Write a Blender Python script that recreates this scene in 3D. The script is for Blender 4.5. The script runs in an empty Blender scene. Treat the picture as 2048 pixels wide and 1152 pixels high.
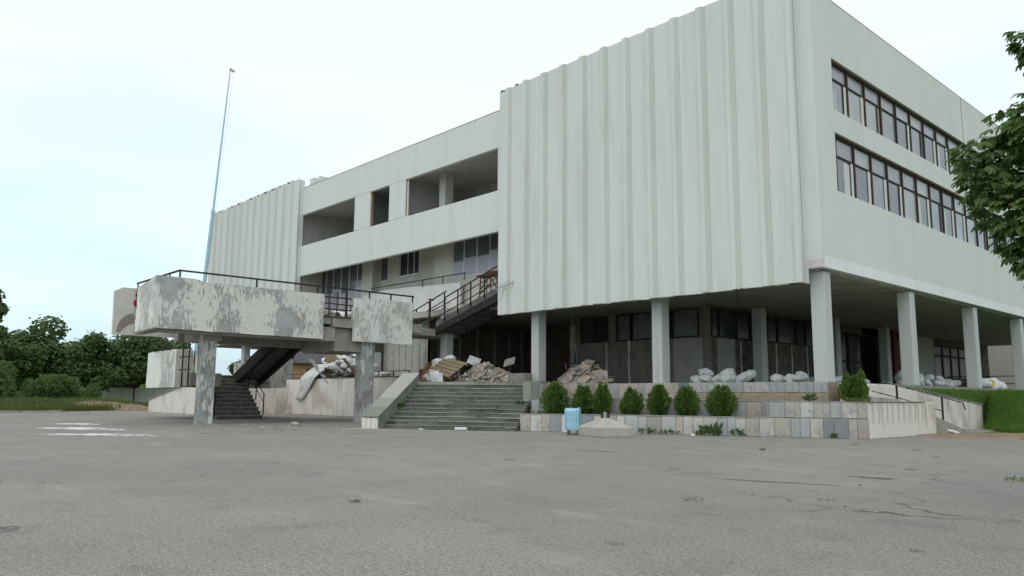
import bpy, bmesh, math, random
from mathutils import Vector, Matrix, noise as mnoise
from math import sin, cos, pi, radians
random.seed(7)
sc = bpy.context.scene
COL = sc.collection
# ---------------------------------------------------------------- camera
YAW, PITCH, ROLL = radians(-47.5376), radians(7.9545), radians(0.45096)
F = Vector((sin(YAW)*cos(PITCH), cos(YAW)*cos(PITCH), sin(PITCH)))
RT0 = Vector((cos(YAW), -sin(YAW), 0)); UP0 = RT0.cross(F)
RT = RT0*cos(ROLL) + UP0*sin(ROLL); UP = -RT0*sin(ROLL) + UP0*cos(ROLL)
cam_d = bpy.data.cameras.new('camera'); cam = bpy.data.objects.new('camera', cam_d); COL.objects.link(cam)
cam.matrix_world = Matrix(((RT.x, UP.x, -F.x, 0), (RT.y, UP.y, -F.y, 0), (RT.z, UP.z, -F.z, 1.5), (0, 0, 0, 1)))
cam_d.sensor_width = 36; cam_d.lens = 1557.37*36/2048; cam_d.clip_start = 0.1; cam_d.clip_end = 6000
sc.camera = cam
# ---------------------------------------------------------------- light
SUN_EL, SUN_AZ = 54, 152       # azimuth measured from +Y towards +X: behind the camera
w = bpy.data.worlds.new('World'); sc.world = w; w.use_nodes = True
nt = w.node_tree; nt.nodes.clear()
def wn(t, **k):
    n = nt.nodes.new(t)
    for a, b in k.items(): setattr(n, a, b)
    return n
out = wn('ShaderNodeOutputWorld'); bg = wn('ShaderNodeBackground'); bg2 = wn('ShaderNodeBackground'); addn = wn('ShaderNodeAddShader')
sky = wn('ShaderNodeTexSky', sky_type='NISHITA', sun_disc=False)
sky.sun_elevation = radians(SUN_EL); sky.sun_rotation = radians(SUN_AZ); sky.air_density = 1.0; sky.dust_density = 2.0
bg.inputs[1].default_value = 0.05
nt.links.new(sky.outputs[0], bg.inputs[0])
# an overcast deck: whiter overhead, bluish low down, soft cloud structure
tc = wn('ShaderNodeTexCoord'); sep = wn('ShaderNodeSeparateXYZ'); nt.links.new(tc.outputs['Generated'], sep.inputs[0])
mp = wn('ShaderNodeMapping'); mp.inputs['Scale'].default_value = (1.6, 1.6, 5.5); nt.links.new(tc.outputs['Generated'], mp.inputs[0])
cl = wn('ShaderNodeTexNoise'); cl.inputs['Scale'].default_value = 1.7; cl.inputs['Detail'].default_value = 5; cl.inputs['Roughness'].default_value = .55
nt.links.new(mp.outputs[0], cl.inputs[0])
el = wn('ShaderNodeMapRange'); el.inputs[1].default_value = 0.0; el.inputs[2].default_value = 0.42; nt.links.new(sep.outputs[2], el.inputs[0])
ad = wn('ShaderNodeMath', operation='MULTIPLY_ADD'); ad.inputs[1].default_value = 1.1; ad.inputs[2].default_value = -.55
nt.links.new(cl.outputs[0], ad.inputs[0])
su = wn('ShaderNodeMath', operation='ADD'); su.use_clamp = True; nt.links.new(ad.outputs[0], su.inputs[0]); nt.links.new(el.outputs[0], su.inputs[1])
rp = wn('ShaderNodeValToRGB'); nt.links.new(su.outputs[0], rp.inputs[0])
e = rp.color_ramp.elements
e[0].position = 0; e[0].color = (.52, .69, .77, 1); e[1].position = .85; e[1].color = (.92, .955, .93, 1)
m1 = rp.color_ramp.elements.new(.34); m1.color = (.72, .87, .91, 1)
nt.links.new(rp.outputs[0], bg2.inputs[0]); bg2.inputs[1].default_value = 0.95
nt.links.new(bg.outputs[0], addn.inputs[0]); nt.links.new(bg2.outputs[0], addn.inputs[1]); nt.links.new(addn.outputs[0], out.inputs[0])
sl = bpy.data.lights.new('sun', 'SUN'); sl.energy = 0.5; sl.angle = radians(45); sl.color = (1, .97, .92)
so = bpy.data.objects.new('sun', sl); COL.objects.link(so)
sd = Vector((sin(radians(SUN_AZ))*cos(radians(SUN_EL)), cos(radians(SUN_AZ))*cos(radians(SUN_EL)), sin(radians(SUN_EL))))
so.rotation_euler = sd.to_track_quat('Z', 'Y').to_euler(); so.location = (0, -20, 40)
sc.view_settings.view_transform = 'Standard'; sc.view_settings.look = 'None'
sc.view_settings.exposure = 0.0; sc.view_settings.gamma = 1; sc.view_settings.use_curve_mapping = False

# ---------------------------------------------------------------- helpers
class NB:
    """small node-tree helper"""
    def __init__(s, name):
        s.m = bpy.data.materials.new(name); s.m.use_nodes = True; s.t = s.m.node_tree
        s.b = s.t.nodes['Principled BSDF']; s.tc = s.t.nodes.new('ShaderNodeTexCoord')
    def n(s, t, **k):
        x = s.t.nodes.new(t)
        for a, b in k.items(): setattr(x, a, b)
        return x
    def l(s, a, b): s.t.links.new(a, b)
    def noise(s, scale, detail=3, rough=.5, stretch=(1, 1, 1), dist=0, loc=(0, 0, 0), src='Object'):
        mp = s.n('ShaderNodeMapping'); mp.inputs['Scale'].default_value = stretch; mp.inputs['Location'].default_value = loc
        s.l(s.tc.outputs[src], mp.inputs[0])
        x = s.n('ShaderNodeTexNoise'); x.inputs['Scale'].default_value = scale; x.inputs['Detail'].default_value = detail
        x.inputs['Roughness'].default_value = rough; x.inputs['Distortion'].default_value = dist
        s.l(mp.outputs[0], x.inputs[0]); return x.outputs[0]
    def step(s, v, a, b):
        x = s.n('ShaderNodeMapRange', interpolation_type='SMOOTHSTEP'); x.inputs[1].default_value = a; x.inputs[2].default_value = b
        s.l(v, x.inputs[0]); return x.outputs[0]
    def math(s, op, a, b):
        x = s.n('ShaderNodeMath', operation=op)
        for i, v in enumerate((a, b)):
            if isinstance(v, (int, float)): x.inputs[i].default_value = v
            else: s.l(v, x.inputs[i])
        return x.outputs[0]
    def mix(s, f, a, b):
        x = s.n('ShaderNodeMix', data_type='RGBA')
        if isinstance(f, (int, float)): x.inputs[0].default_value = f
        else: s.l(f, x.inputs[0])
        for i, v in ((6, a), (7, b)):
            if isinstance(v, tuple): x.inputs[i].default_value = (*v[:3], 1)
            else: s.l(v, x.inputs[i])
        return x.outputs[2]
    def ramp(s, v, stops):
        x = s.n('ShaderNodeValToRGB'); el = x.color_ramp.elements
        while len(el) < len(stops): el.new(.5)
        for e_, (p, c) in zip(el, stops): e_.position = p; e_.color = (*c, 1)
        s.l(v, x.inputs[0]); return x.outputs[0]
    def rnd(s):
        x = s.n('ShaderNodeObjectInfo'); return x.outputs['Random']
    def bump(s, v, dist, strength=1):
        x = s.n('ShaderNodeBump'); x.inputs['Distance'].default_value = dist; x.inputs['Strength'].default_value = strength
        s.l(v, x.inputs['Height']); s.l(x.outputs[0], s.b.inputs['Normal'])
    def done(s, col, rough=.85, spec=.3, metal=0):
        if isinstance(col, tuple): s.b.inputs['Base Color'].default_value = (*col, 1)
        else: s.l(col, s.b.inputs['Base Color'])
        s.b.inputs['Roughness'].default_value = rough; s.b.inputs['Specular IOR Level'].default_value = spec; s.b.inputs['Metallic'].default_value = metal
        return s.m

def m_plain(name, a, b, scale=3, rough=.8, spec=.3, bump=.004, stretch=(1, 1, 1), metal=0):
    k = NB(name); n = k.noise(scale, 5, .6, stretch); k.bump(k.noise(scale*8, 3), bump)
    return k.done(k.mix(k.step(n, .3, .7), a, b), rough, spec, metal)

def m_facade(name, base, stain, amt=1.0):
    k = NB(name)
    st = k.noise(1.0, 6, .65, (.85, .85, .09), .8); st2 = k.noise(3.1, 5, .65, (2, 2, .07), .5, loc=(3, 7, 0)); bl = k.noise(.35, 4, .6); fi = k.noise(14, 4, .7)
    c = k.mix(k.math('MULTIPLY', k.step(st, .42, .72), .55*amt), base, stain)
    c = k.mix(k.math('MULTIPLY', k.step(st2, .52, .8), .3*amt), c, tuple(v*.78 for v in stain))
    c = k.mix(k.math('MULTIPLY', k.step(bl, .5, .75), .35*amt), c, tuple(v*1.02 for v in base[:2]) + (base[2]*.97,))
    c = k.mix(k.math('MULTIPLY', k.step(fi, .55, .8), .12), c, tuple(v*.6 for v in base))
    k.bump(k.noise(22, 5, .65), .012, .5)
    return k.done(c, .9, .2)

def m_peel(name, paint, conc, dark, lo=.46, hi=.52, scale=2.2, stretch=(2.2, 2.2, .55)):
    """white paint flaking off grey concrete"""
    k = NB(name)
    a = k.noise(scale, 8, .68, stretch, .6); b = k.noise(.5, 3, .5, (1, 1, .8), loc=(9, 2, 4)); f = k.noise(9, 5, .7, (2, 2, .6))
    v = k.math('ADD', k.math('MULTIPLY', a, .5), k.math('MULTIPLY', b, .5))
    msk = k.step(v, lo, hi)
    g = k.mix(k.step(k.noise(1.1, 5, .6), .4, .65), conc, dark)
    g = k.mix(k.math('MULTIPLY', k.step(f, .4, .7), .35), g, tuple(x*1.25 for x in conc))
    p = k.mix(k.math('MULTIPLY', k.step(f, .45, .75), .4), paint, tuple(x*.72 for x in paint))
    pit = k.step(k.noise(30, 3, .6), .68, .74)
    c = k.mix(msk, g, p); c = k.mix(k.math('MULTIPLY', pit, .6), c, tuple(x*.4 for x in dark))
    h = k.math('ADD', k.math('MULTIPLY', msk, .6), k.math('MULTIPLY', k.noise(16, 5, .7), .5)); k.bump(h, .03, .9)
    return k.done(c, .92, .15)

def m_marble(name, stops, vein, vs=3.0, rough=.55):
    """clad stone; each tile takes its own tone, veins run across it"""
    k = NB(name)
    base = k.ramp(k.rnd(), stops)
    off = k.n('ShaderNodeVectorMath', operation='ADD'); k.l(k.tc.outputs['Object'], off.inputs[0])
    cmb = k.n('ShaderNodeCombineXYZ'); r = k.rnd(); rr = k.math('MULTIPLY', r, 57.0)
    for i in range(3): k.l(rr, cmb.inputs[i])
    k.l(cmb.outputs[0], off.inputs[1])
    wv = k.n('ShaderNodeTexNoise'); wv.inputs['Scale'].default_value = vs; wv.inputs['Detail'].default_value = 7; wv.inputs['Roughness'].default_value = .62; wv.inputs['Distortion'].default_value = 1.8
    k.l(off.outputs[0], wv.inputs[0])
    v = k.math('ABSOLUTE', k.math('SUBTRACT', wv.outputs[0], .5), 0)
    vm = k.math('SUBTRACT', 1.0, k.step(v, 0, .05))
    c = k.mix(k.math('MULTIPLY', k.math('MULTIPLY', vm, .8), k.step(k.noise(.9, 2, loc=(3, 3, 3)), .4, .65)), base, vein)
    c = k.mix(k.math('MULTIPLY', k.step(wv.outputs[0], .5, .75), .35), c, tuple(x*.62 for x in vein))
    dirt = k.noise(2.2, 5, .65, (2, 2, .4)); c = k.mix(k.math('MULTIPLY', k.step(dirt, .52, .8), .4), c, (.17, .16, .13))
    k.bump(k.noise(20, 4, .6), .006, .6)
    return k.done(c, rough, .35)

class MB:
    def __init__(s): s.v = []; s.f = []
    def add(s, vs, fs):
        o = len(s.v); s.v += [tuple(v) for v in vs]; s.f += [tuple(i+o for i in f) for f in fs]
    def box(s, x0, x1, y0, y1, z0, z1, j=0):
        r = lambda: random.uniform(-j, j) if j else 0
        s.add([(x+r(), y+r(), z+r()) for z in (z0, z1) for x, y in ((x0, y0), (x1, y0), (x1, y1), (x0, y1))],
              [(3, 2, 1, 0), (4, 5, 6, 7), (0, 1, 5, 4), (1, 2, 6, 5), (2, 3, 7, 6), (3, 0, 4, 7)])
    def prism(s, pts, z0, z1):
        """vertical prism over an xy polygon (counter-clockwise); z may be a list per vertex"""
        n = len(pts); a = z0 if isinstance(z0, (list, tuple)) else [z0]*n; b = z1 if isinstance(z1, (list, tuple)) else [z1]*n
        s.add([(p[0], p[1], a[i]) for i, p in enumerate(pts)] + [(p[0], p[1], b[i]) for i, p in enumerate(pts)],
              [tuple(range(n-1, -1, -1)), tuple(range(n, 2*n))] + [(i, (i+1) % n, n+(i+1) % n, n+i) for i in range(n)])
    def extr(s, pts, d):
        """any planar polygon extruded along d"""
        n = len(pts); d = Vector(d)
        s.add(list(pts) + [tuple(Vector(p)+d) for p in pts], [tuple(range(n-1, -1, -1)), tuple(range(n, 2*n))] + [(i, (i+1) % n, n+(i+1) % n, n+i) for i in range(n)])
    def bar(s, a, b, w, h=None, up=(0, 0, 1)):
        h = h or w; a = Vector(a); b = Vector(b); d = (b-a).normalized(); u = Vector(up)
        if abs(d.dot(u)) > .98: u = Vector((1, 0, 0))
        x = d.cross(u).normalized(); y = x.cross(d)
        s.add([p+x*i*w/2+y*k*h/2 for p in (a, b) for i, k in ((-1, -1), (1, -1), (1, 1), (-1, 1))],
              [(3, 2, 1, 0), (4, 5, 6, 7), (0, 1, 5, 4), (1, 2, 6, 5), (2, 3, 7, 6), (3, 0, 4, 7)])
    def tube(s, pts, rads, n=8, cap=True):
        pts = [Vector(p) for p in pts]; rings = []; o = len(s.v)
        for i, p in enumerate(pts):
            d = (pts[min(i+1, len(pts)-1)]-pts[max(i-1, 0)]).normalized(); u = Vector((0, 0, 1)) if abs(d.z) < .95 else Vector((1, 0, 0))
            x = d.cross(u).normalized(); y = x.cross(d); r = rads[i] if isinstance(rads, (list, tuple)) else rads
            s.v += [tuple(p+x*r*cos(2*pi*k/n)+y*r*sin(2*pi*k/n)) for k in range(n)]
        for i in range(len(pts)-1):
            for k in range(n): s.f.append((o+i*n+k, o+i*n+(k+1) % n, o+(i+1)*n+(k+1) % n, o+(i+1)*n+k))
        if cap: s.f.append(tuple(o+k for k in range(n-1, -1, -1))); s.f.append(tuple(o+(len(pts)-1)*n+k for k in range(n)))
    def mesh(s, name, m, smooth=False):
        me = bpy.data.meshes.new(name); me.from_pydata(s.v, [], s.f); me.materials.append(m)
        if smooth: me.polygons.foreach_set('use_smooth', [True]*len(me.polygons))
        me.update(); return me
    def build(s, name, m, parent=None, bevel=0, smooth=False, kind=None):
        return link(name, s.mesh(name, m, smooth), parent, bevel=bevel, kind=kind)

ROOT = {}
def world_off(p):
    v = Vector(p.location); q = p.parent
    while q: v += Vector(q.location); q = q.parent
    return v
def link(name, me, parent=None, loc=None, rot=None, bevel=0, kind=None):
    """a part; vertices are in world metres unless loc is given (then loc is the world position)"""
    o = bpy.data.objects.new(name, me); COL.objects.link(o)
    off = Vector((0, 0, 0))
    if parent: o.parent = parent; off = world_off(parent)
    o.location = (Vector(loc) if loc is not None else Vector((0, 0, 0))) - off
    if rot is not None: o.rotation_euler = rot
    if bevel:
        b = o.modifiers.new('bevel', 'BEVEL'); b.width = bevel; b.segments = 1; b.limit_method = 'ANGLE'
    if kind: o['kind'] = kind
    return o
def empty(name, loc, label, cat, group=None):
    o = bpy.data.objects.new(name, None); COL.objects.link(o); o.location = loc; o.empty_display_size = .3
    return tag(o, label, cat, group)
def tag(o, label, cat, group=None):
    o['label'] = label; o['category'] = cat
    if group: o['group'] = group
    return o
def box(name, m, parent, x0, x1, y0, y1, z0, z1, bevel=0, kind=None):
    b = MB(); b.box(x0, x1, y0, y1, z0, z1); return b.build(name, m, parent, bevel, kind=kind)
def rebase(o, p):
    """give a single-mesh thing its origin at its base"""
    p = Vector(p); o.data.transform(Matrix.Translation(-p)); o.location = p; return o
U = random.uniform

# ---------------------------------------------------------------- materials
M_FAC = m_facade('facade_paint', (.67, .70, .665), (.56, .57, .52), .7)
M_SIDE = m_facade('side_paint', (.68, .705, .67), (.57, .58, .535), .6)
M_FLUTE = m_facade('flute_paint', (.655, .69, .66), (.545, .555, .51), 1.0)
M_GROOVE = m_facade('groove_paint', (.56, .58, .54), (.45, .452, .405), 1.1)  # darker, slightly warmer paint for the long slant of each rib
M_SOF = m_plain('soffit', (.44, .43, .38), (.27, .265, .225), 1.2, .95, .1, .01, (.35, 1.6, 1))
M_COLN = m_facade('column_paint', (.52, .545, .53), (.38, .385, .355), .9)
M_ROOM = m_facade('room_plaster', (.52, .52, .49), (.40, .39, .36), 1)
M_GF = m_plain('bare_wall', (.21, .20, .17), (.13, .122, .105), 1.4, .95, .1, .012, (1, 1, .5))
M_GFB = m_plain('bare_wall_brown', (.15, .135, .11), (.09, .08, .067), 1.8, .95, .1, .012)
M_SEAM = m_plain('plaster_daub', (.52, .52, .49), (.33, .33, .30), 3, .95, .1, .02)
M_BOARD = m_plain('plasterboard', (.33, .32, .29), (.27, .26, .24), 1, .9, .2, .003)
M_GLASS = m_plain('glass', (.15, .16, .175), (.10, .105, .118), .8, .12, .5, 0)
M_GLASSD = m_plain('glass_dark', (.045, .055, .055), (.03, .035, .036), 1.2, .2, .35, 0)
M_BROWN = m_plain('brown_frame', (.046, .024, .018), (.027, .017, .014), 5, .7, .3, .006, (1, 1, .4))
M_OLIVE = m_plain('olive_frame', (.22, .20, .15), (.12, .11, .08), 4, .8, .2, .006)
M_WFRAME = m_plain('white_frame', (.78, .79, .80), (.66, .67, .68), 2, .45, .4, 0)
M_CURT = m_plain('curtain', (.70, .70, .68), (.55, .55, .54), 6, .9, .1, 0, (3, 3, .2))
M_PEEL = m_peel('peeling_panel', (.70, .69, .64), (.41, .43, .435), (.31, .295, .26), .465, .505, 5.0, (1.9, 1.9, .55))
M_PEELW = m_peel('peeling_panel_white', (.78, .775, .73), (.52, .52, .49), (.40, .385, .35), .445, .485, 6.0, (2.0, 2.0, .5))
M_PIER = m_peel('peeling_pier', (.66, .66, .63), (.36, .37, .37), (.24, .23, .20), .475, .515, 3.4, (1.8, 1.8, .5))
M_CONC = m_plain('concrete', (.38, .365, .325), (.27, .26, .225), 1.5, .95, .1, .012)
M_CONCD = m_plain('dark_concrete', (.17, .165, .15), (.09, .088, .08), 2.5, .95, .1, .02)
M_STRING = m_plain('dark_stringer', (.045, .04, .038), (.028, .026, .025), 3, .9, .1, .008)
M_RAIL = m_plain('dark_rail', (.022, .017, .016), (.045, .025, .02), 12, .7, .3, .003)
M_GREY = m_plain('grey_rail', (.30, .33, .35), (.22, .24, .25), 8, .5, .4, .002)
M_PLAST = m_peel('stained_plaster', (.72, .68, .63), (.54, .49, .43), (.40, .35, .30), .40, .50, 2.1, (3.0, 3.0, .26))
M_TILE = m_marble('marble_tile', [(0, (.13, .145, .165)), (.12, (.44, .45, .44)), (.28, (.43, .395, .335)), (.44, (.58, .575, .54)), (.56, (.25, .275, .305)), (.68, (.52, .50, .45)), (.80, (.36, .375, .39)), (.90, (.38, .33, .275)), (1, (.63, .62, .58))], (.24, .25, .27), 1.1)
M_TILE2 = m_marble('beige_tile', [(0, (.36, .31, .25)), (.3, (.50, .46, .39)), (.55, (.29, .25, .205)), (.75, (.36, .37, .38)), (1, (.55, .51, .44))], (.24, .20, .155), 1.2)
M_TILEP = m_plain('sandstone_tile', (.36, .30, .235), (.28, .235, .185), 4, .8, .2, .006)
M_GRN = m_marble('green_stone', [(0, (.14, .152, .128)), (.3, (.225, .243, .208)), (.55, (.29, .308, .27)), (.75, (.185, .20, .17)), (.9, (.35, .355, .315)), (1, (.36, .36, .32))], (.30, .31, .27), 2.2, .6)
M_GRND = m_marble('green_riser', [(0, (.06, .066, .056)), (.4, (.11, .12, .10)), (.7, (.085, .093, .078)), (1, (.16, .17, .148))], (.2, .21, .18), 2.2, .7)  # tread stone darkened for the risers: shade below the nosings put into the colour
M_GRNC = m_plain('green_cap', (.215, .24, .20), (.15, .17, .143), 2.2, .6, .35, .008)
M_SOIL = m_plain('soil', (.16, .12, .08), (.09, .07, .045), 5, 1, .05, .04)
M_DIRT = m_plain('dirt', (.34, .26, .18), (.22, .165, .115), 2.5, 1, .05, .04)
M_SACK = m_plain('white_sack', (.74, .75, .75), (.56, .58, .59), 4, .6, .3, .01)
M_SACKG = m_plain('grey_sack', (.50, .52, .52), (.36, .38, .38), 4, .6, .3, .01)
M_YEL = m_plain('yellow_print', (.62, .40, .06), (.55, .34, .05), 4, .6, .3, .002)
M_WOOD = m_plain('raw_wood', (.34, .27, .18), (.22, .17, .115), 5, .85, .2, .006, (1, 6, 6))
M_DKWOOD = m_plain('dark_board', (.12, .07, .05), (.07, .045, .035), 5, .8, .2, .006)
M_CARD = m_plain('cardboard', (.36, .25, .16), (.27, .19, .125), 3, .9, .1, .004)
M_SLAB = m_plain('plaster_slab', (.44, .36, .29), (.27, .235, .20), 3, .95, .1, .01)
M_SLABG = m_plain('grey_slab', (.30, .28, .26), (.19, .18, .165), 3, .95, .1, .01)
M_BRICK = m_plain('brick_rubble', (.40, .185, .105), (.27, .14, .085), 4, .95, .1, .02)
M_RUST = m_plain('rust', (.19, .10, .06), (.11, .06, .04), 9, .9, .1, .008)
M_BLUEM = m_plain('blue_metal', (.36, .62, .74), (.28, .50, .62), 4, .45, .4, .002)
M_BLUEP = m_plain('pale_blue_steel', (.42, .60, .68), (.34, .50, .58), 3, .4, .4, .001)
M_RED = m_plain('red_paint', (.50, .02, .02), (.38, .015, .02), 4, .6, .3, 0)
M_BARK = m_plain('bark', (.13, .10, .075), (.07, .055, .04), 6, .95, .1, .02, (2, 2, .4))
# ================================================================ GROUND
T = 2.22
def m_asphalt():
    k = NB('asphalt')
    big = k.noise(.16, 5, .6); mid = k.noise(.9, 5, .65, dist=.4); fine = k.noise(42, 3, .75); spk = k.noise(95, 2, .6)
    gr = k.noise(17, 4, .7); c = k.mix(k.step(big, .38, .66), (.245, .237, .215), (.305, .295, .268))
    c = k.mix(k.math('MULTIPLY', k.step(gr, .42, .66), .75), c, (.14, .136, .125))
    c = k.mix(k.math('MULTIPLY', k.step(mid, .52, .75), .45), c, (.335, .325, .30))
    c = k.mix(k.math('MULTIPLY', k.step(mid, .47, .30), .55), c, (.15, .147, .138))
    c = k.mix(k.math('MULTIPLY', k.step(k.noise(.35, 6, .7, (1, 1, 1), 1.0, (31, 8, 0)), .54, .72), .42), c, (.155, .152, .142))
    c = k.mix(k.math('MULTIPLY', k.step(fine, .48, .64), .85), c, (.08, .078, .072))
    c = k.mix(k.math('MULTIPLY', k.step(spk, .55, .68), .95), c, (.60, .585, .545))
    c = k.mix(k.math('MULTIPLY', k.step(k.noise(31, 3, .7, loc=(5, 5, 0)), .58, .70), .85), c, (.55, .535, .495))
    # worn strips and old patches, stretched
    st = k.noise(.5, 4, .6, (.5, 1.9, 1), loc=(4, 1, 0)); c = k.mix(k.math('MULTIPLY', k.step(st, .57, .70), .36), c, (.37, .355, .32))
    st2 = k.noise(1.4, 5, .6, (.7, 1.3, 1), loc=(14, 21, 0)); c = k.mix(k.math('MULTIPLY', k.step(st2, .68, .73), .55), c, (.10, .10, .095))
    # cracks
    vo = k.n('ShaderNodeTexVoronoi', feature='DISTANCE_TO_EDGE'); vo.inputs['Scale'].default_value = .13
    wob = k.n('ShaderNodeVectorMath', operation='MULTIPLY_ADD'); nz = k.n('ShaderNodeTexNoise'); nz.inputs['Scale'].default_value = 1.3; nz.inputs['Detail'].default_value = 6
    k.l(k.tc.outputs['Object'], nz.inputs[0]); k.l(nz.outputs['Color'], wob.inputs[0]); wob.inputs[1].default_value = (1.5, 1.5, 0); k.l(k.tc.outputs['Object'], wob.inputs[2]); k.l(wob.outputs[0], vo.inputs[0])
    ck = k.math('MULTIPLY', k.math('SUBTRACT', 1.0, k.step(vo.outputs[0], .0008, .0035)), k.step(k.noise(.22, 3), .5, .6))
    c = k.mix(k.math('MULTIPLY', ck, .75), c, (.07, .068, .06))
    h = k.math('ADD', k.math('MULTIPLY', fine, .5), k.math('MULTIPLY', mid, .6)); k.bump(h, .022, .9)
    return k.done(c, .92, .22)
M_ASPH = m_asphalt()
M_FIELD = m_plain('field', (.10, .13, .045), (.16, .13, .07), .8, 1, .05, .05)
g = MB(); g.box(-1500, 1500, -400, 2200, -.6, -.012); o = g.build('ground', M_FIELD, kind='structure')
plaza = [(-72.5, -60), (60, -60), (60, 26), (-8.2, 33.6), (-12.6, 41.5), (-14.3, 90), (-61, 100), (-74, 34), (-76.5, 24.5)]
g = MB(); g.prism(plaza, -.3, 0); g.build('plaza', M_ASPH, kind='structure')
# dirt apron in front of the ramp and the bare mound at the far left
def sheet(name, cx, cy, rx, ry, ang, zt, m, seed, n=40, kind=None, rough=.35, h=0.0):
    """a thin irregular patch lying on the ground (real thickness at its middle)"""
    b = MB(); rnd = random.Random(seed); ph = [rnd.uniform(0, 6.3) for _ in range(6)]; rings = 6; pts = [(cx, cy, zt+h)]
    for r in range(1, rings+1):
        f = r/rings
        for i in range(n):
            t = 2*pi*i/n; rr = 1+rough*(.5*sin(2*t+ph[0])+.35*sin(3*t+ph[1])+.3*sin(5*t+ph[2])+.25*sin(9*t+ph[3])+.2*sin(14*t+ph[4]))
            x = rx*rr*f*cos(t); y = ry*rr*f*sin(t)
            pts.append((cx+x*cos(ang)-y*sin(ang), cy+x*sin(ang)+y*cos(ang), zt+h*(1-f*f)*(1+.3*mnoise.noise((x*1.3, y*1.3, seed))) if r < rings else zt-.02))
    fs = [(0, 1+i, 1+(i+1) % n) for i in range(n)]
    for r in range(rings-1):
        for i in range(n):
            a = 1+r*n+i; b2 = 1+r*n+(i+1) % n; fs.append((a, a+n, b2+n, b2))
    b.add(pts, fs); return b.build(name, m, smooth=True, kind=kind)
sheet('dirt_apron', -9.6, 38.5, 4.3, 3.2, .5, .012, M_DIRT, 3, kind='structure', h=.12)
M_TAR = m_plain('tar', (.085, .083, .078), (.13, .128, .12), 5, .9, .2, .01)
for q, (x, y, rx, ry, an) in enumerate(((-7.9, 13.2, .5, .10, .35), (-7.0, 13.5, .42, .08, .3), (-6.6, 15.6, .5, .16, .4), (-10.2, 14.1, .12, .06, 0), (-27.3, 16.9, .7, .16, .9), (-14.8, 16.9, .5, .12, .6), (-30.5, 12.2, .8, .14, 1.0), (-21.5, 20.4, .6, .12, .6))):
    sheet('tar_patch', x, y, rx, ry, an, .002, M_TAR, 40+q, n=60, kind='structure', rough=.7, h=.004)
M_LIME = m_peel('lime_wash', (.74, .74, .71), (.30, .29, .265), (.25, .245, .225), .45, .52, 2.6, (1, 1, 1))
def thing1(o, base, label, cat, group=None):
    rebase(o, base); return tag(o, label, cat, group)
for q, (x, y, rx, ry, s, lb) in enumerate(((-43.4, 10.7, 1.1, .9, 11, 'small patch of white lime spilt on the asphalt, farthest from the camera'), (-37.8, 9.5, 1.75, 1.25, 12, 'large white lime patch on the asphalt, in the middle of the three'), (-31.8, 8.7, 1.6, .95, 13, 'long pale lime patch on the asphalt, nearest to the camera'))):
    thing1(sheet('lime_patch', x, y, rx, ry, radians(47), .004, M_LIME, s, n=90, rough=.75, h=.006), (x, y, 0), lb, 'lime patch', 'white lime patches at the left of the square')

# ================================================================ BUILDING
BLD = empty('public_building', (-40, 45, 0), 'large white concrete public building with fluted facade panels raised on square columns', 'building')
YF, YB = 30.75, 31.35
# --- fluted panels
def fluted(x0, rb, x_end, zlo, zhi, last=False):
    """one cast panel: flat web, short slant, rib top ending at rb, long slant to x_end"""
    b = MB(); yb = YF+.15
    pr = [(x0, yb), (rb-.30, yb), (rb-.26, YF), (rb, YF)]
    pr += [] if last else [(x_end, yb)]
    back = [(pr[-1][0], yb+.12), (x0, yb+.12)]
    pts = pr+back; n = len(pts)
    zz = [zhi+(U(-.03, .03)) for _ in pts]
    b.prism(pts, [zlo+U(-.025, .025) for _ in pts], zz)
    o = b.build('fluted_panel', M_FLUTE, BLD, bevel=.02)
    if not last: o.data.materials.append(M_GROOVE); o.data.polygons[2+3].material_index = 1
    return o
rbs = [-34.1+1.54*k for k in range(13)]
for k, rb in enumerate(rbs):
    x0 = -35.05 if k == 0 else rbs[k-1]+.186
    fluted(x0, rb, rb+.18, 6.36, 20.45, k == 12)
rbw = [-62.6-1.53*k for k in range(12)][::-1]
for k, rb in enumerate(rbw):
    x0 = -80.95 if k == 0 else rbw[k-1]+.186
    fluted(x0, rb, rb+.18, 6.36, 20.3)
b = MB(); b.box(-62.41, -61.45, YF+.15, YF+.27, 6.36, 20.25); b.build('fluted_panel_end', M_FLUTE, BLD)
box('screen_return', M_FLUTE, BLD, -15.72, -15.60, YF+.33, YB+.05, 6.36, 20.3)
box('screen_return', M_FLUTE, BLD, -61.57, -61.45, YF+.33, YB+.1, 6.36, 20.2)
box('screen_return', M_FLUTE, BLD, -80.95, -80.8, YF+.33, 45, 6.36, 20.2)
# broken cement along the rims of the cast panels
M_BROKEN = m_plain('broken_rim', (.10, .085, .07), (.17, .15, .12), 9, .95, .1, .02)
rnd = random.Random(5)
for rb in rbw[1:]:
    if rnd.random() < .8:
        x0 = rb-1.3+rnd.uniform(0, .3); l = rnd.uniform(.3, .8); b = MB(); b.box(x0, x0+l, YF+.10, YF+.28, 20.24, 20.315, .03); b.build('broken_rim', M_BROKEN, BLD)
for x0, l, z in ((-34.95, .35, 20.40), (-33.6, .2, 20.42), (-30.2, .5, 6.31), (-27.4, .7, 6.32), (-24.6, .4, 6.31), (-22.4, .6, 6.32), (-18.9, .4, 6.31), (-16.2, .35, 6.32)):
    b = MB(); b.box(x0, x0+l, YF+.12, YF+.29, z, z+.075, .03); b.build('broken_rim', M_BROKEN, BLD)
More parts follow.
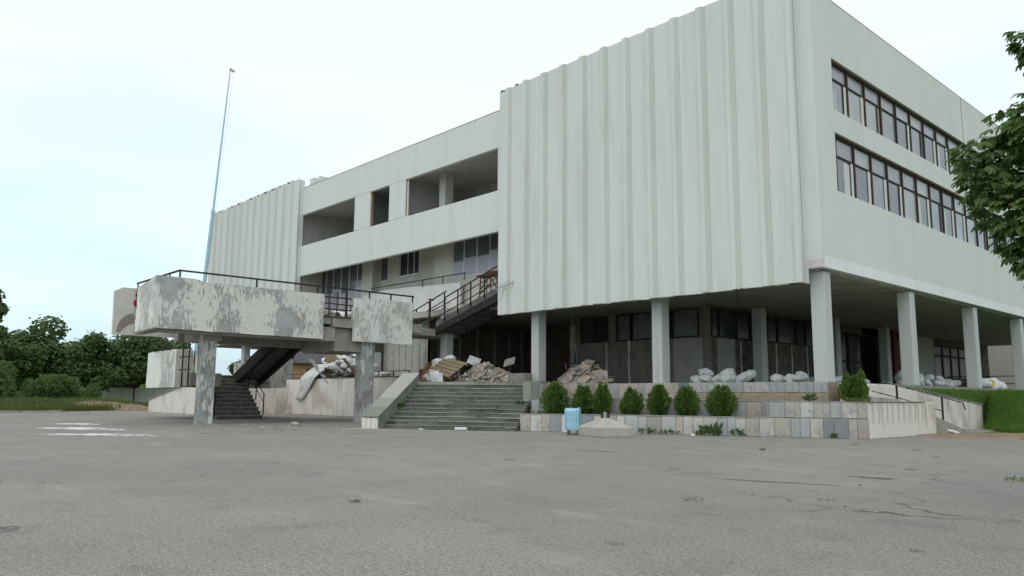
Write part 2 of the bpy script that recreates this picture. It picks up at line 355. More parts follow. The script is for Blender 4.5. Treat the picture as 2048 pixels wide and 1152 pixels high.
# --- walls of the upper storeys
def wall(name, boxes, m=M_FAC, bevel=0, parent=None):
    b = MB()
    for q in boxes: b.box(*q)
    return b.build(name, m, parent or BLD, bevel)
OP = [(-62.35, -52.78), (-50.5, -47.9), (-45.8, -35.7)]
y0, y1 = YB, YB+.32
segs = [(-80.7, -62.35), (-52.78, -50.5), (-47.9, -45.8), (-35.7, -35.0)]
wall('front_wall', [(-62.6, -35.0, y0, y1, 11.66, 14.3), (-62.6, -35.0, y0, y1, 17.06, 19.5)] + [(a, c, y0, y1, 14.3, 17.06) for a, c in segs[1:]] + [(-62.6, -62.35, y0, y1, 14.3, 17.06)], bevel=.03)
wall('front_wall', [(-80.7, -62.6, y0, y1, 7.0, 19.4), (-35.0, -15.73, y0, y1, 7.0, 19.6)])
box('front_wall', M_FAC, BLD, -15.73, -14.96, y0, y1, 7.0, 19.6)
# --- right side wall with two ribbons of windows
XS = -14.95; w0, w1 = XS-.35, XS
wall('side_wall', [(w0, w1, y1, 88, 7.0, 10.6), (w0, w1, y1, 88, 13.3, 14.36), (w0, w1, y1, 88, 16.78, 19.6)] +
     [(w0, w1, y1, 33.08, 10.6, 13.3), (w0, w1, y1, 33.08, 14.36, 16.78), (w0, w1, 84, 88, 10.6, 13.3), (w0, w1, 84, 88, 14.36, 16.78)], M_SIDE)
box('wall_patch', m_plain('pink_patch', (.66, .58, .60), (.55, .50, .50), 3), BLD, -15.58, -14.98, YB-.012, YB-.002, 7.02, 7.36)
box('side_wall_edge', m_facade('whitewashed_edge', (.80, .82, .82), (.66, .67, .66)), BLD, XS+.001, XS+.012, y1-.2, 60, 7.005, 7.5)
box('expansion_joint', M_CONCD, BLD, XS+.001, XS+.008, 50.2, 50.25, 16.8, 19.6)
box('roof_slab', M_CONC, BLD, -80.6, -15.4, y1+.01, 87.9, 18.9, 19.2)
wall('roof_coping', [(-62.5, -35.1, y0-.01, y1+.02, 19.505, 19.53), (w0-.02, w1+.01, y1+.07, 88, 19.605, 19.635)], m_plain('coping_brick', (.46, .36, .30), (.36, .29, .25), 3))
# roof box seen over the mid wing
wall('roof_box', [(-62.0, -61.3, 32.2, 40, 19.21, 20.6), (-61.29, -60.9, 32.6, 46, 19.21, 20.75)], M_FAC)
# --- slabs
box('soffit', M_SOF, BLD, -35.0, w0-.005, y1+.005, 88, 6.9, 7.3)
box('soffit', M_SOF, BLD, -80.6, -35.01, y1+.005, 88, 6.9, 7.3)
box('balcony_slab', M_CONC, BLD, -62.3, -41.5, 33.52, 36.5, 7.31, 7.75)
box('balcony_slab', M_CONC, BLD, -35.6, -35.05, 31.36, 36.5, 7.31, 7.75)
box('balcony_slab', M_CONC, BLD, -41.49, -35.61, 33.35, 36.5, 7.31, 7.75)
# --- interior of the open storey
FL = 13.9
box('floor_slab', M_ROOM, BLD, -62.4, -35.1, y1+.01, 42, FL-.3, FL)
box('ceiling', M_ROOM, BLD, -62.4, -35.1, y1+.01, 42, 17.5, 17.8)
wall('room_wall', [(-62.4, -35.1, 37.5, 37.7, FL, 17.5), (-62.4, -62.2, y1+.02, 37.5, FL, 17.5), (-52.6, -52.4, y1+.02, 37.5, FL, 17.5), (-46.9, -46.7, y1+.02, 37.5, FL, 17.5), (-35.2, -35.0, y1+.02, 37.5, FL, 17.5), (-50.9, -50.7, 33.4, 37.5, FL, 17.5)], M_ROOM)
box('room_column', M_ROOM, BLD, -43.9, -43.2, 33.0, 33.7, FL, 17.5)
box('room_column', M_ROOM, BLD, -57.4, -56.7, 34.9, 35.6, FL, 17.5)
for a, c in OP:
    box('torn_jamb', M_BRICK if a != OP[0][0] else M_CONCD, BLD, a+.02, a+.09, y0+.10, y0+.2, 14.32, 17.04)
    box('window_jamb', M_WFRAME, BLD, a+.1, a+.19, y0+.12, y0+.2, 14.32, 17.0) if a != OP[1][0] else None
# --- second floor behind the balcony
YW = 33.8
wall('balcony_wall', [(-62.3, -61.9, YB+.4, YW, 7.76, 13.3), (-62.3, -62.2, YW, YW+.25, 8.6, 13.3), (-55.27, -53.74, YW, YW+1, 8.6, 13.3),
                      (-53.74, -45.4, YW+.7, YW+.95, 7.76, 10.78), (-53.74, -53.6, YW+.7, YW+.95, 10.78, 13.3), (-52.6, -51.0, YW+.7, YW+.95, 10.78, 13.3), (-48.3, -45.4, YW+.7, YW+.95, 10.78, 13.3), (-51.0, -48.3, YW+.7, YW+.95, 12.72, 13.3), (-62.3, -52.85, YW+.001, YW+.249, 7.76, 8.6),
                      (-45.4, -43.3, YW, YW+1, 7.76, 13.3), (-43.3, -35.05, YW, YW+.25, 7.76, 9.72)], m_facade('balcony_wall_paint', (.60, .59, .53), (.46, .45, .40)))
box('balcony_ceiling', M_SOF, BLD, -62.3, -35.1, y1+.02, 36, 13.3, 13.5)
def framed(name, x0, x1, z0, z1, y, divs, mf, mg, parent, d=.09, t=.09, tops=None):
    """a window unit facing -Y: frame with mullions, each pane a sub-part"""
    b = MB(); b.box(x0, x1, y, y+d, z0, z0+t); b.box(x0, x1, y, y+d, z1-t, z1)
    xs = [x0+(x1-x0)*q for q in divs]
    for i, x in enumerate(xs): b.box(x-t/2 if 0 < i < len(xs)-1 else (x if i == 0 else x-t), x+t/2 if 0 < i < len(xs)-1 else (x+t if i == 0 else x), y+.001, y+d-.001, z0+t, z1-t)
    f = b.build(name, mf, parent)
    for i in range(len(xs)-1):
        m = mg[i % len(mg)] if isinstance(mg, list) else mg
        box('pane', m, f, xs[i]+t/2, xs[i+1]-t/2, y+.03, y+.05, z0+t, z1-t)
        if tops: box('blind', tops, f, xs[i]+t/2, xs[i+1]-t/2, y+.02, y+.028, z0+t, z0+t+(z1-z0)*U(.30, .42))
    return f
M_LAV = m_plain('frosted_film', (.42, .41, .47), (.37, .36, .42), .5, .35, .4, 0)
framed('white_window', -43.25, -38.3, 9.74, 13.28, YW+.02, (0, .26, .545, .82, 1), M_WFRAME, M_GLASS, BLD, tops=M_LAV)
framed('white_window', -62.15, -55.25, 8.62, 13.28, YW+.02, (0, .13, .31, .50, .69, .88, 1), M_WFRAME, M_GLASS, BLD, tops=M_LAV)
framed('white_window', -50.98, -48.32, 10.8, 12.7, YW+.76, (0, .42, .73, 1), M_WFRAME, M_GLASSD, BLD)
framed('narrow_window', -53.58, -52.62, 10.8, 13.28, YW+.8, (0, 1), M_OLIVE, M_GLASS, BLD)
framed('narrow_window', -46.0, -45.5, 10.5, 12.9, YW+.6, (0, 1), M_OLIVE, M_GLASSD, BLD)
box('window_ledge', M_WFRAME, BLD, -51.1, -48.2, YW+.55, YW+.69, 10.68, 10.76)
# --- ribbon windows on the right side: shared meshes, one frame and its panes per bay
def bay_mesh(h, tr, thin):
    b = MB(); W = 1.87
    b.box(-.2, -.06, 0, .13, 0, h); b.box(-.18, -.09, .13, W, 0, .07); b.box(-.18, -.09, .13, W, h-.10, h); b.box(-.17, -.09, .13, W, h*tr, h*tr+.08)
    if thin == 1: b.box(-.16, -.10, W*.80, W*.84, .07, h*tr)
    return b.mesh('window_bay', M_BROWN)
def pane_mesh(y0, y1, z0, z1, m):
    b = MB(); b.add([(-.14, y0, z0), (-.14, y1, z0), (-.14, y1, z1), (-.14, y0, z1), (-.15, y0, z0), (-.15, y1, z0), (-.15, y1, z1), (-.15, y0, z1)], [(0, 1, 2, 3), (7, 6, 5, 4), (0, 4, 5, 1), (1, 5, 6, 2), (2, 6, 7, 3), (3, 7, 4, 0)])
    return b.mesh('pane', m)
M_PA = [m_plain('pane_lilac', (.29, .30, .325), (.23, .24, .265), .7, .16, .5, 0), m_plain('pane_grey', (.19, .20, .22), (.14, .15, .17), .7, .14, .5, 0), m_plain('pane_pale', (.42, .43, .43), (.33, .34, .345), .7, .25, .5, 0)]
for z0, h, off, tr in ((14.37, 2.40, 33.12, .66), (10.61, 2.66, 33.45, .64)):
    bm = [bay_mesh(h, tr, 0), bay_mesh(h, tr, 1)]
    pm = {(i, u): pane_mesh(.13, 1.87, .07 if not u else h*tr+.08, h*tr if not u else h-.10, M_PA[i]) for i in range(3) for u in (0, 1)}
    cm = pane_mesh(1.54, 1.84, .08, h*tr-.01, M_CURT)
    for v in cm.vertices: v.co.x += .035
    pp = [pane_mesh(a_, b_, .08, t_, M_CURT if q_ else M_PA[2]) for a_, b_, t_, q_ in ((.2, .9, h*.5, 0), (.9, 1.5, h*.6, 1), (.16, 1.2, h*.3, 0), (.3, .62, h*.58, 1))]
    for q_ in pp:
        for v in q_.vertices: v.co.x += .012
    for k in range(27):
        yy = off+1.867*k
        if yy > 83: break
        f = link('window_bay', random.choice(bm), BLD, loc=(XS-.12, yy, z0))
        i = random.choices((0, 1, 2), ((5, 3, 2) if z0 > 12 else (2, 6, 2)))[0]; u = random.choices((0, 1, 2), (6, 2, 2))[0]
        link('pane', pm[(i, 0)], f, loc=(XS-.12, yy, z0)); link('pane', pm[(u, 1)], f, loc=(XS-.12, yy, z0))
        if random.random() < .3: link('paper_sheet', random.choice(pp), f, loc=(XS-.12, yy, z0))
        if random.random() < .45: link('open_casement', cm, f, loc=(XS-.12, yy, z0))
box('window_head', M_OLIVE, BLD, XS-.34, XS-.10, 33.09, 83.9, 13.27, 13.297)
box('window_head', M_OLIVE, BLD, XS-.34, XS-.10, 33.09, 83.9, 16.75, 16.777)
box('window_backing', M_GF, BLD, XS-.36, XS-.352, 33.1, 83.9, 10.6, 16.7)
# --- columns
def column(x0, x1, ya, yb, z1=6.895, z0=T):
    return box('column', M_COLN, BLD, x0, x1, ya, yb, z0, z1, bevel=.02)
for x in (-15.76, -24.2, -32.99, -41.78, -50.5, -64.9, -73.5): column(x, x+.62, 31.75, 32.38, z0=T if x > -62 else 0)
for y in (40.85, 50.25, 59.35, 68.5): column(-15.72, -15.1, y, y+.65)
for x, y in ((-24.7, 42.2), (-24.4, 51.3), (-24.6, 60), (-64.9, 41), (-73.5, 41), (-56, 41)): column(x, x+.62, y, y+.63, z0=T if x > -62 else 0)
# --- ground floor walls
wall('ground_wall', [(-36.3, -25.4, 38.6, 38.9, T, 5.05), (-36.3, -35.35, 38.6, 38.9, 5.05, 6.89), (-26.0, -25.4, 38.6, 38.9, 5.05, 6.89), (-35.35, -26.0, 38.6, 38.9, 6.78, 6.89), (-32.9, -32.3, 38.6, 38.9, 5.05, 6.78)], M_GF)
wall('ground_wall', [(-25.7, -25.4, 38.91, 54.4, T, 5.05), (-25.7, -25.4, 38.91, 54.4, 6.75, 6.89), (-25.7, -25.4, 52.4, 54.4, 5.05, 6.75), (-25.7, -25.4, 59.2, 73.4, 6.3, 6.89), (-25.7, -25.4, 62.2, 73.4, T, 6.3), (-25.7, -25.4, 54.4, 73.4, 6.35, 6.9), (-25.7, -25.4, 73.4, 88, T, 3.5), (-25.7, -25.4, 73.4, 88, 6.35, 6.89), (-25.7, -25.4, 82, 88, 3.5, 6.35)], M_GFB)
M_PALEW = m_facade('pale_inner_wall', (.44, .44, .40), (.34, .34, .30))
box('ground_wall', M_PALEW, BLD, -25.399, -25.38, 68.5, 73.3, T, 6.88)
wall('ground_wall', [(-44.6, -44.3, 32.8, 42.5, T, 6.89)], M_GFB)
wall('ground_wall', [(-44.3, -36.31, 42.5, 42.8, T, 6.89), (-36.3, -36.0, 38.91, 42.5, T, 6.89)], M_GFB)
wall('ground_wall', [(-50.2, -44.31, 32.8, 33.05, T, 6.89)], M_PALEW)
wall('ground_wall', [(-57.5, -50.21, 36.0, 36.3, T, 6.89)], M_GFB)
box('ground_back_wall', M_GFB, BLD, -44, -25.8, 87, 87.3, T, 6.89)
for (x0, x1, m) in ((-35.3, -34.15, M_GLASSD), (-34.1, -32.95, M_STRING), (-32.2, -31.1, M_GLASS), (-31.0, -29.2, M_GLASS), (-29.1, -28.0, M_GLASSD), (-27.9, -26.05, M_GLASS)):
    f = MB(); f.box(x0, x0+.09, 38.62, 38.72, 5.06, 6.77); f.box(x1-.09, x1, 38.62, 38.72, 5.06, 6.77); f.box(x0+.09, x1-.09, 38.63, 38.71, 5.06, 5.14); f.box(x0+.09, x1-.09, 38.63, 38.71, 6.69, 6.77)
    fo = f.build('ground_window', M_STRING, BLD); box('pane', m_plain('dusty_pane', (.14, .155, .15), (.09, .10, .098), 2, .35, .4, 0) if m is M_GLASS else m, fo, x0+.09, x1-.09, 38.66, 38.68, 5.14, 6.69)
for (ya, yb_) in ((39.0, 39.75), (39.8, 41.6), (41.7, 43.2), (43.3, 45.2), (45.3, 46.5), (46.6, 48.9), (49.0, 50.2), (50.3, 52.3)):
    f = MB(); f.box(-25.52, -25.42, ya, ya+.08, 5.06, 6.74); f.box(-25.52, -25.42, yb_-.08, yb_, 5.06, 6.74); f.box(-25.51, -25.43, ya+.08, yb_-.08, 5.06, 5.13); f.box(-25.51, -25.43, ya+.08, yb_-.08, 6.67, 6.74)
    fo = f.build('ground_window', M_STRING, BLD); box('pane', M_GLASSD, fo, -25.48, -25.46, ya+.08, yb_-.08, 5.13, 6.67)
for (ya, yb_, z0, z1) in ((54.5, 56.7, 2.25, 6.3), (56.8, 59.1, 2.25, 6.3)):
    f = MB(); f.box(-25.6, -25.45, ya, ya+.12, z0, z1); f.box(-25.6, -25.45, yb_-.12, yb_, z0, z1); f.box(-25.59, -25.46, ya+.12, yb_-.12, 4.2, 4.32); f.box(-25.59, -25.46, ya+.12, yb_-.12, z1-.12, z1)
    fo = f.build('glass_door', M_STRING, BLD); box('pane', M_GLASSD, fo, -25.54, -25.52, ya+.12, yb_-.12, z0, z1-.12)
for k in range(4):
    ya = 73.5+2.1*k
    f = MB(); f.box(-25.6, -25.45, ya, ya+.14, 3.52, 6.33); f.box(-25.6, -25.45, ya+1.96, ya+2.08, 3.52, 6.33); f.box(-25.59, -25.46, ya+.14, ya+1.96, 5.35, 5.5); f.box(-25.59, -25.46, ya+.14, ya+1.96, 6.2, 6.33)
    fo = f.build('brown_window', M_BROWN, BLD); box('pane', M_PA[1], fo, -25.54, -25.52, ya+.14, ya+1.96, 3.52, 5.35); box('pane', M_PA[0], fo, -25.54, -25.52, ya+.14, ya+1.96, 5.5, 6.2)
box('red_column', m_plain('dull_red', (.13, .045, .04), (.09, .035, .032), 3), BLD, -25.2, -24.5, 62.6, 63.3, T, 6.89)
# plaster daubs left where cladding was pulled off, pale boards, door
def daub(name, x, y, z0, z1, wd, axis, m=M_SEAM):
    b = MB(); n = 7; a = []; c = []
    for i in range(n):
        z = z0+(z1-z0)*i/(n-1); a.append((-wd/2*U(.5, 1.3), z)); c.append((wd/2*U(.5, 1.3), z))
    pl = a + c[::-1]
    if axis == 'x': b.extr([(x+p, y, z) for p, z in pl][::-1], (0, -.03, 0))
    else: b.extr([(x, y+p, z) for p, z in pl], (.03, 0, 0))
    return b.build(name, m, BLD)
for x in (-35.75, -33.05, -31.2, -29.35): daub('plaster_seam', x, 38.59, T+.02, 5.1, .2, 'x')
for y in (42.0, 48.2, 50.3, 46.2): daub('plaster_seam', -25.39, y, T+.02, 5.0, .18, 'y')
for y in (33.6, 35.4, 37.1, 38.8, 40.3, 41.6): daub('plaster_seam', -44.29, y, T+.02, 6.5, .26, 'y', M_BOARD)
for x in (-49.9, -49.0, -48.2, -47.35, -46.5, -45.7, -45.0): daub('plaster_seam', x, 32.79, T+.02, U(5.9, 6.8), U(.2, .36), 'x')
daub('plaster_seam', -36.0, 38.59, T+.5, 6.3, .5, 'x', M_BOARD)
box('plasterboard_panel', M_BOARD, BLD, -27.8, -25.75, 38.54, 38.585, T+.05, 5.0)
box('plasterboard_panel', M_BOARD, BLD, -25.385, -25.34, 39.4, 41.3, T+.05, 5.0)
d = box('entrance_door', m_plain('brown_door', (.16, .085, .05), (.11, .06, .035), 4, .6, .3), BLD, -40.9, -39.6, 42.42, 42.49, T, 5.0)
box('door_handle', M_GREY, d, -39.85, -39.78, 42.36, 42.41, 3.4, 3.6)
box('glass_door', M_GLASS, BLD, -37.6, -36.6, 42.42, 42.49, T, 4.9)
# fluorescent-tube drops hanging from the soffit (bare cables)
for x, y, l in ((-29.8, 36.4, 1.3), (-21.4, 35.2, 1.15), (-33.3, 34.5, .7), (-19.5, 52, 1.2), (-21, 63, 1.6)):
    b = MB(); b.tube([(x, y, 6.9), (x+.03, y, 6.9-l*.5), (x-.06, y+.02, 6.9-l)], .012, 5); b.build('hanging_cable', M_RAIL, BLD)
# ================================================================ TERRACE, STEPS, PLANTERS
S = Vector((.879, .477, 0)); R = Vector((-.477, .879, 0)); PL = Vector((-30.97, 20.43, 0))
def P(s, r, z=0): q = PL+S*s+R*r; return Vector((q.x, q.y, z))
def pxy(s, r): q = PL+S*s+R*r; return (q.x, q.y)
TY = 31.3
TER = empty('terrace', (-40, 40, 0), 'raised concrete terrace under the building, faced with marble tiles at the front', 'terrace')
b = MB()
lt = pxy(-1.2, 3.3); rtp = pxy(7.0, 3.3)
b.prism([(-61, 29.9), (-47, 29.9), (-45, 29.9), (-45, 88), (-61, 88)], 0, T-.02)
b.prism([(-44.99, 29.9), (lt[0]-1, 29.9), lt, rtp, (-30.6, TY), (-14.95, TY), (-14.95, 88), (-44.99, 88)], 0, T-.02)
b.build('terrace_core', M_CONC, TER)
b = MB(); b.prism([(-44.98, 29.95), (lt[0]-1, 29.9), (lt[0], lt[1]+.02), (rtp[0], rtp[1]+.02), (-30.6, TY+.02), (-14.96, TY+.02), (-14.96, 87.9), (-44.98, 87.9)], T-.018, T)
b.build('terrace_paving', M_GRNC, TER)
def tile_run(p, q, z0, z1, wmin, wmax, m, parent, th=.035, name='tile', gap=.014, skip=0, jag=.012):
    """stone tiles set side by side along the foot p -> q, outer face on the right-hand side of p -> q"""
    p = Vector((*p, 0)); q = Vector((*q, 0)); L = (q-p).length; d = (q-p)/L; n = Vector((d.y, -d.x, 0)); x = 0; ang = math.atan2(d.y, d.x)
    while x < L-.05:
        wd = U(wmin, wmax); wd = min(wd, L-x) if L-x-wd > wmin*.5 else L-x
        if random.random() >= skip:
            t = th+U(-jag, jag); lo = z0+U(0, .012); hi = z1-U(0, .012)
            b = MB(); b.box(gap/2, wd-gap/2, -t, 0, 0, hi-lo)
            link(name, b.mesh(name, m), parent, loc=(p.x+d.x*x, p.y+d.y*x, lo), rot=(U(-.01, .01), 0, ang), bevel=.008)
        x += wd
# upper wall below the columns: tall tiles at the left, two courses at the right
tile_run((-32.2, TY), (-22.3, TY), 1.45, T+.01, .42, .68, M_TILE2, TER)
tile_run((-22.3, TY), (-14.95, TY), 1.78, T+.01, .5, .95, M_TILE, TER)
tile_run((-22.3, TY), (-14.95, TY), 1.40, 1.77, .6, 1.5, M_TILEP, TER)
tile_run((-14.95, TY), (-14.95, TY+2.2), 1.40, T+.01, .7, .9, M_TILEP, TER)
# pedestal at the head of the steps
PED = empty('step_pedestal', P(6.5, 2.2), 'green marble block at the right head of the steps', 'pedestal')
b = MB(); b.prism([pxy(6.02, 2.15), pxy(6.85, 2.15), pxy(6.85, 3.25), pxy(6.02, 3.25)], 0, T-.05); b.build('core', M_CONC, PED)
tile_run(pxy(6.02, 2.15), pxy(6.85, 2.15), 1.0, T, .4, .42, M_GRN, PED)
tile_run(pxy(6.85, 2.15), pxy(6.85, 3.25), 1.0, T, .5, .6, M_WFRAME if False else M_TILE, PED)
b = MB(); b.prism([pxy(5.98, 2.10), pxy(6.90, 2.10), pxy(6.90, 3.3), pxy(5.98, 3.3)], T-.045, T+.02); b.build('cap', M_GRNC, PED, bevel=.01)
# ---- front steps
ST = empty('entrance_steps', P(3.2, 1.5), 'wide worn flight of green stone steps leading up to the terrace', 'steps')
NS, RISE, RUN = 11, .1905, .318
for k in range(NS):
    s1 = 6.38 if k < 7 else 6.0
    z = RISE*k
    b = MB(); b.prism([pxy(0, RUN*k+.02), pxy(s1, RUN*k+.02), pxy(s1, 3.32), pxy(0, 3.32)], z-(.05 if k == 0 else -.001), z+RISE-.036)
    stp = b.build('step', M_CONCD, ST)
    ang = math.atan2(S.y, S.x)
    x = 0
    while x < s1-.05:                       # tread slabs with a little nosing
        wd = min(U(.7, 1.7), s1-x); wd = s1-x if s1-x-wd < .4 else wd
        q = P(x, RUN*k-.03+U(-.016, .012), z+RISE-.034+U(-.008, .004))
        b = MB(); b.box(.005, wd-.006, 0, RUN+.03, 0, .034)
        link('tread_slab', b.mesh('tread_slab', M_GRN), stp, loc=q, rot=(U(-.02, .012), U(-.004, .004), ang), bevel=.006); x += wd
    x = 0
    while x < s1-.05:                       # riser slabs, some missing
        wd = min(U(.8, 1.9), s1-x); wd = s1-x if s1-x-wd < .4 else wd
        if random.random() > .10:
            b = MB(); b.box(.004, wd-.005, 0, .018, 0, RISE-.046)
            link('riser_slab', b.mesh('riser_slab', M_GRND), stp, loc=P(x, RUN*k+U(-.004, .004), z+.002), rot=(0, 0, ang))
        x += wd
# sloping flank wall at the left of the steps
FLK = empty('step_flank_wall', P(-.5, 1.5), 'sloping flank wall with a broad green stone cap left of the steps', 'flank wall')
def slope_wall(parent, s0, s1, r0, r1, z0, z1, m, name, th=None):
    a, c = (s0, s1)
    if th is None:
        b = MB(); b.prism([pxy(a, r0), pxy(c, r0), pxy(c, r1), pxy(a, r1)], 0, [z0, z0, z1, z1])
    else:
        b = MB(); b.prism([pxy(a, r0), pxy(c, r0), pxy(c, r1), pxy(a, r1)], [z0, z0, z1, z1], [z0+th, z0+th, z1+th, z1+th])
    return b.build(name, m, parent, bevel=.012)
slope_wall(FLK, -.86, -.03, -.62, 3.5, .52, 2.62, M_CONC, 'core')
for i in range(5):
    f0, f1 = i/5, (i+1)/5
    z = lambda f: .525+2.1*f
    slope_wall(FLK, -.92, .02, -.68+4.2*f0+.006, -.68+4.2*f1-.006, z(f0)+U(-.006, .004), z(f1)+U(-.006, .004), M_GRN, 'cap_slab', .05)
tile_run(pxy(-.86, -.62), pxy(-.03, -.62), .01, .50, .20, .30, M_PLAST, FLK, th=.03)
b = MB(); q = [P(-.028, -.6, .01), P(-.028, 3.4, .01), P(-.028, 3.4, 2.55), P(-.028, -.6, .5)]; b.extr(q, S*.016); b.build('side_facing', M_GRNC, FLK)
sh = sheet('step_footing', *pxy(-.6, -.75), 1.3, .5, .49, .006, M_CONC, 4, kind='structure', h=.02)
# ---- planters in front of the terrace
PA_, PB_ = Vector((-25.6, 24.0, 0)), Vector((-13.1, 30.6, 0)); D1 = (PB_-PA_).normalized(); N1 = Vector((D1.y, -D1.x, 0)); B1 = -N1
PLT = empty('stepped_planter', (-20, 27.5, 0), 'two-tier planter wall clad in grey and white marble tiles beside the steps', 'planter')
def q2(p): return (p.x, p.y)
t2a, t2j = PA_+D1*.15+B1*1.15, PA_+D1*10.4+B1*1.1; t2k = PA_+D1*10.55+B1*.03
Z1, Z2 = .775, 1.43
b = MB(); b.prism([q2(PA_), q2(PB_), q2(PB_+B1*.22), q2(PA_+B1*.22)], 0, Z1-.03); b.prism([q2(PA_), q2(PA_+B1*.22), q2(PA_+B1*1.2), q2(PA_+B1*1.2+D1*.2), q2(PA_+D1*.2+B1*.22), q2(PA_+D1*.2)], 0, Z1-.031)
b.prism([q2(t2a), q2(t2j), q2(t2j+B1*.2), q2(t2a+B1*.2)], 0, Z2-.03); b.prism([q2(t2k), q2(PB_+B1*.03), q2(PB_+B1*.24), q2(t2k+B1*.24)], Z1-.029, Z2-.03); b.prism([q2(t2j), q2(t2k), q2(t2k+D1*.2), q2(t2j+D1*.2+B1*.2)], 0, Z2-.032)
b.build('core', M_CONC, PLT)
L1 = (PB_-PA_).length
tile_run(q2(PA_), q2(PB_), .0, Z1-.035, .30, .62, M_TILE, PLT, skip=.02)
tile_run(q2(PA_+B1*1.15), q2(PA_), .0, Z1-.035, .4, .6, M_TILE, PLT)
tile_run(q2(t2a), q2(t2j), .70, Z2-.035, .34, .62, M_TILE, PLT, skip=.04)
tile_run(q2(t2j), q2(t2k), .70, Z2-.035, .4, .5, M_TILE, PLT)
tile_run(q2(t2k), q2(PB_+B1*.03), Z1+.0, Z2-.035, .42, .62, M_TILE, PLT)
def cap(p, q, z, wd, name='cap', m=None):
    p = Vector(p); q = Vector(q); d = (q-p).normalized(); n = Vector((-d.y, d.x, 0)); L = (q-p).length; x = 0
    while x < L-.05:
        l = min(U(.8, 1.6), L-x); l = L-x if L-x-l < .5 else l
        b = MB(); b.prism([q2(p+d*(x+.006)-n*.05), q2(p+d*(x+l-.006)-n*.05), q2(p+d*(x+l-.006)+n*wd), q2(p+d*(x+.006)+n*wd)], z-.032, z+U(-.006, .006)); b.build(name, m or M_CONC, PLT); x += l
cap(PA_+D1*.02, t2k-D1*.1-B1*.03, Z1, .24, 'cap_stone'); cap(t2a, t2j, Z2, .22, 'cap_stone'); cap(t2k+D1*.02, PB_+B1*.03, Z2, .24, 'cap_stone')
so1 = MB(); so1.prism([q2(PA_+D1*.1+B1*.2), q2(PA_+D1*10.4+B1*.2), q2(t2j-B1*.02), q2(t2a-B1*.02)], .02, Z1-.05); so1.build('soil_bed', M_SOIL, PLT)
so2 = MB(); so2.prism([q2(t2a+B1*.2), q2(t2j+B1*.2), q2(t2k+B1*.24), q2(PB_+B1*.25), (-13.1, TY-.04), (-30.2, TY-.04)], .02, Z2-.10); so2.build('soil_bed', M_SOIL, PLT)
# rendered side wall of the planter, towards the ramp
SW = empty('planter_side_wall', (-13.1, 34, 0), 'low rendered wall with dark runs, right of the marble planter', 'wall')
b = MB(); b.box(-13.32, -13.1, 30.62, 37.5, 0, Z2-.03); b.build('core', M_PLAST, SW, bevel=.02)
tile_run((-13.1, 30.62), (-13.1, 37.5), .0, Z2-.05, .5, 1.0, M_PLAST, SW, th=.02, name='render_panel', gap=.008, jag=.006)
box('cap', M_CONC, SW, -13.36, -13.04, 30.62, 36.4, Z2-.029, Z2+.005, bevel=.01)
# ---- ramp with its wall and handrail
RW = empty('ramp_wall', (-14.4, 40, 0), 'long rendered ramp wall sloping down to the right with a green cap', 'wall')
b = MB(); b.extr([(-14.3, 31.5, 0), (-14.3, 47.8, 0), (-14.3, 47.8, 1.27), (-14.3, 36.6, 2.16), (-14.3, 31.5, 2.16)], (-.28, 0, 0)); b.build('core', M_PLAST, RW, bevel=.02)
y = 32
while y < 47.6:
    l = min(U(.7, 1.5), 47.75-y); zt = lambda v: 2.12 if v < 36.6 else 2.12-(v-36.6)*.0795
    b = MB(); b.extr([(-14.299, y+.005, .0), (-14.299, y+l-.005, .0), (-14.299, y+l-.005, zt(y+l)), (-14.299, y+.005, zt(y))], (.018+U(0, .01), 0, 0)); b.build('render_panel', M_PLAST, RW); y += l
for k in range(6):
    f0 = 36.6+11.2*k/6; f1 = 36.6+11.2*(k+1)/6; zz = lambda v: 2.165-(v-36.6)*.0795
    b = MB(); b.extr([(-14.24, f0+.01, zz(f0)), (-14.24, f1-.01, zz(f1)), (-14.24, f1-.01, zz(f1)+.05), (-14.24, f0+.01, zz(f0)+.05)], (-.42, 0, 0)); b.build('cap_slab', M_GRNC if k < 5 else M_CONC, RW)
b = MB(); b.extr([(-13.35, 31.4, 0), (-13.35, 42.2, 0), (-13.35, 42.2, .05), (-13.35, 34.0, 1.55), (-13.35, 31.4, 1.6)], (-.9, 0, 0)); rmp = b.build('ramp', M_CONC, kind='structure')
RR = empty('ramp_handrail', (-13.7, 40, 0), 'dark flaking tubular handrail along the ramp wall', 'handrail')
def rail_mat():
    k = NB('flaking_rail'); v = k.noise(4, 2, .5, (1, 5, 1)); return k.done(k.mix(k.step(v, .55, .6), (.02, .016, .015), (.55, .54, .50)), .6, .3)
M_FLAK = rail_mat()
b = MB(); b.tube([(-13.7, 33.6, 2.26), (-13.7, 35, 2.12), (-13.7, 42.96, 1.40), (-13.7, 43.3, 1.05)], .035, 6); b.build('handrail', M_FLAK, RR)
b = MB(); b.tube([(-13.7, 32.4, 1.86), (-13.7, 35, 1.6), (-13.7, 40.2, 1.0)], .025, 6); b.build('lower_rail', M_FLAK, RR)
for y, z0, z1 in ((35, 1.3, 2.1), (40.2, .3, 1.64)):
    b = MB(); b.bar((-13.7, y, z0), (-13.7, y, z1), .07); b.build('post', M_RAIL, RR)
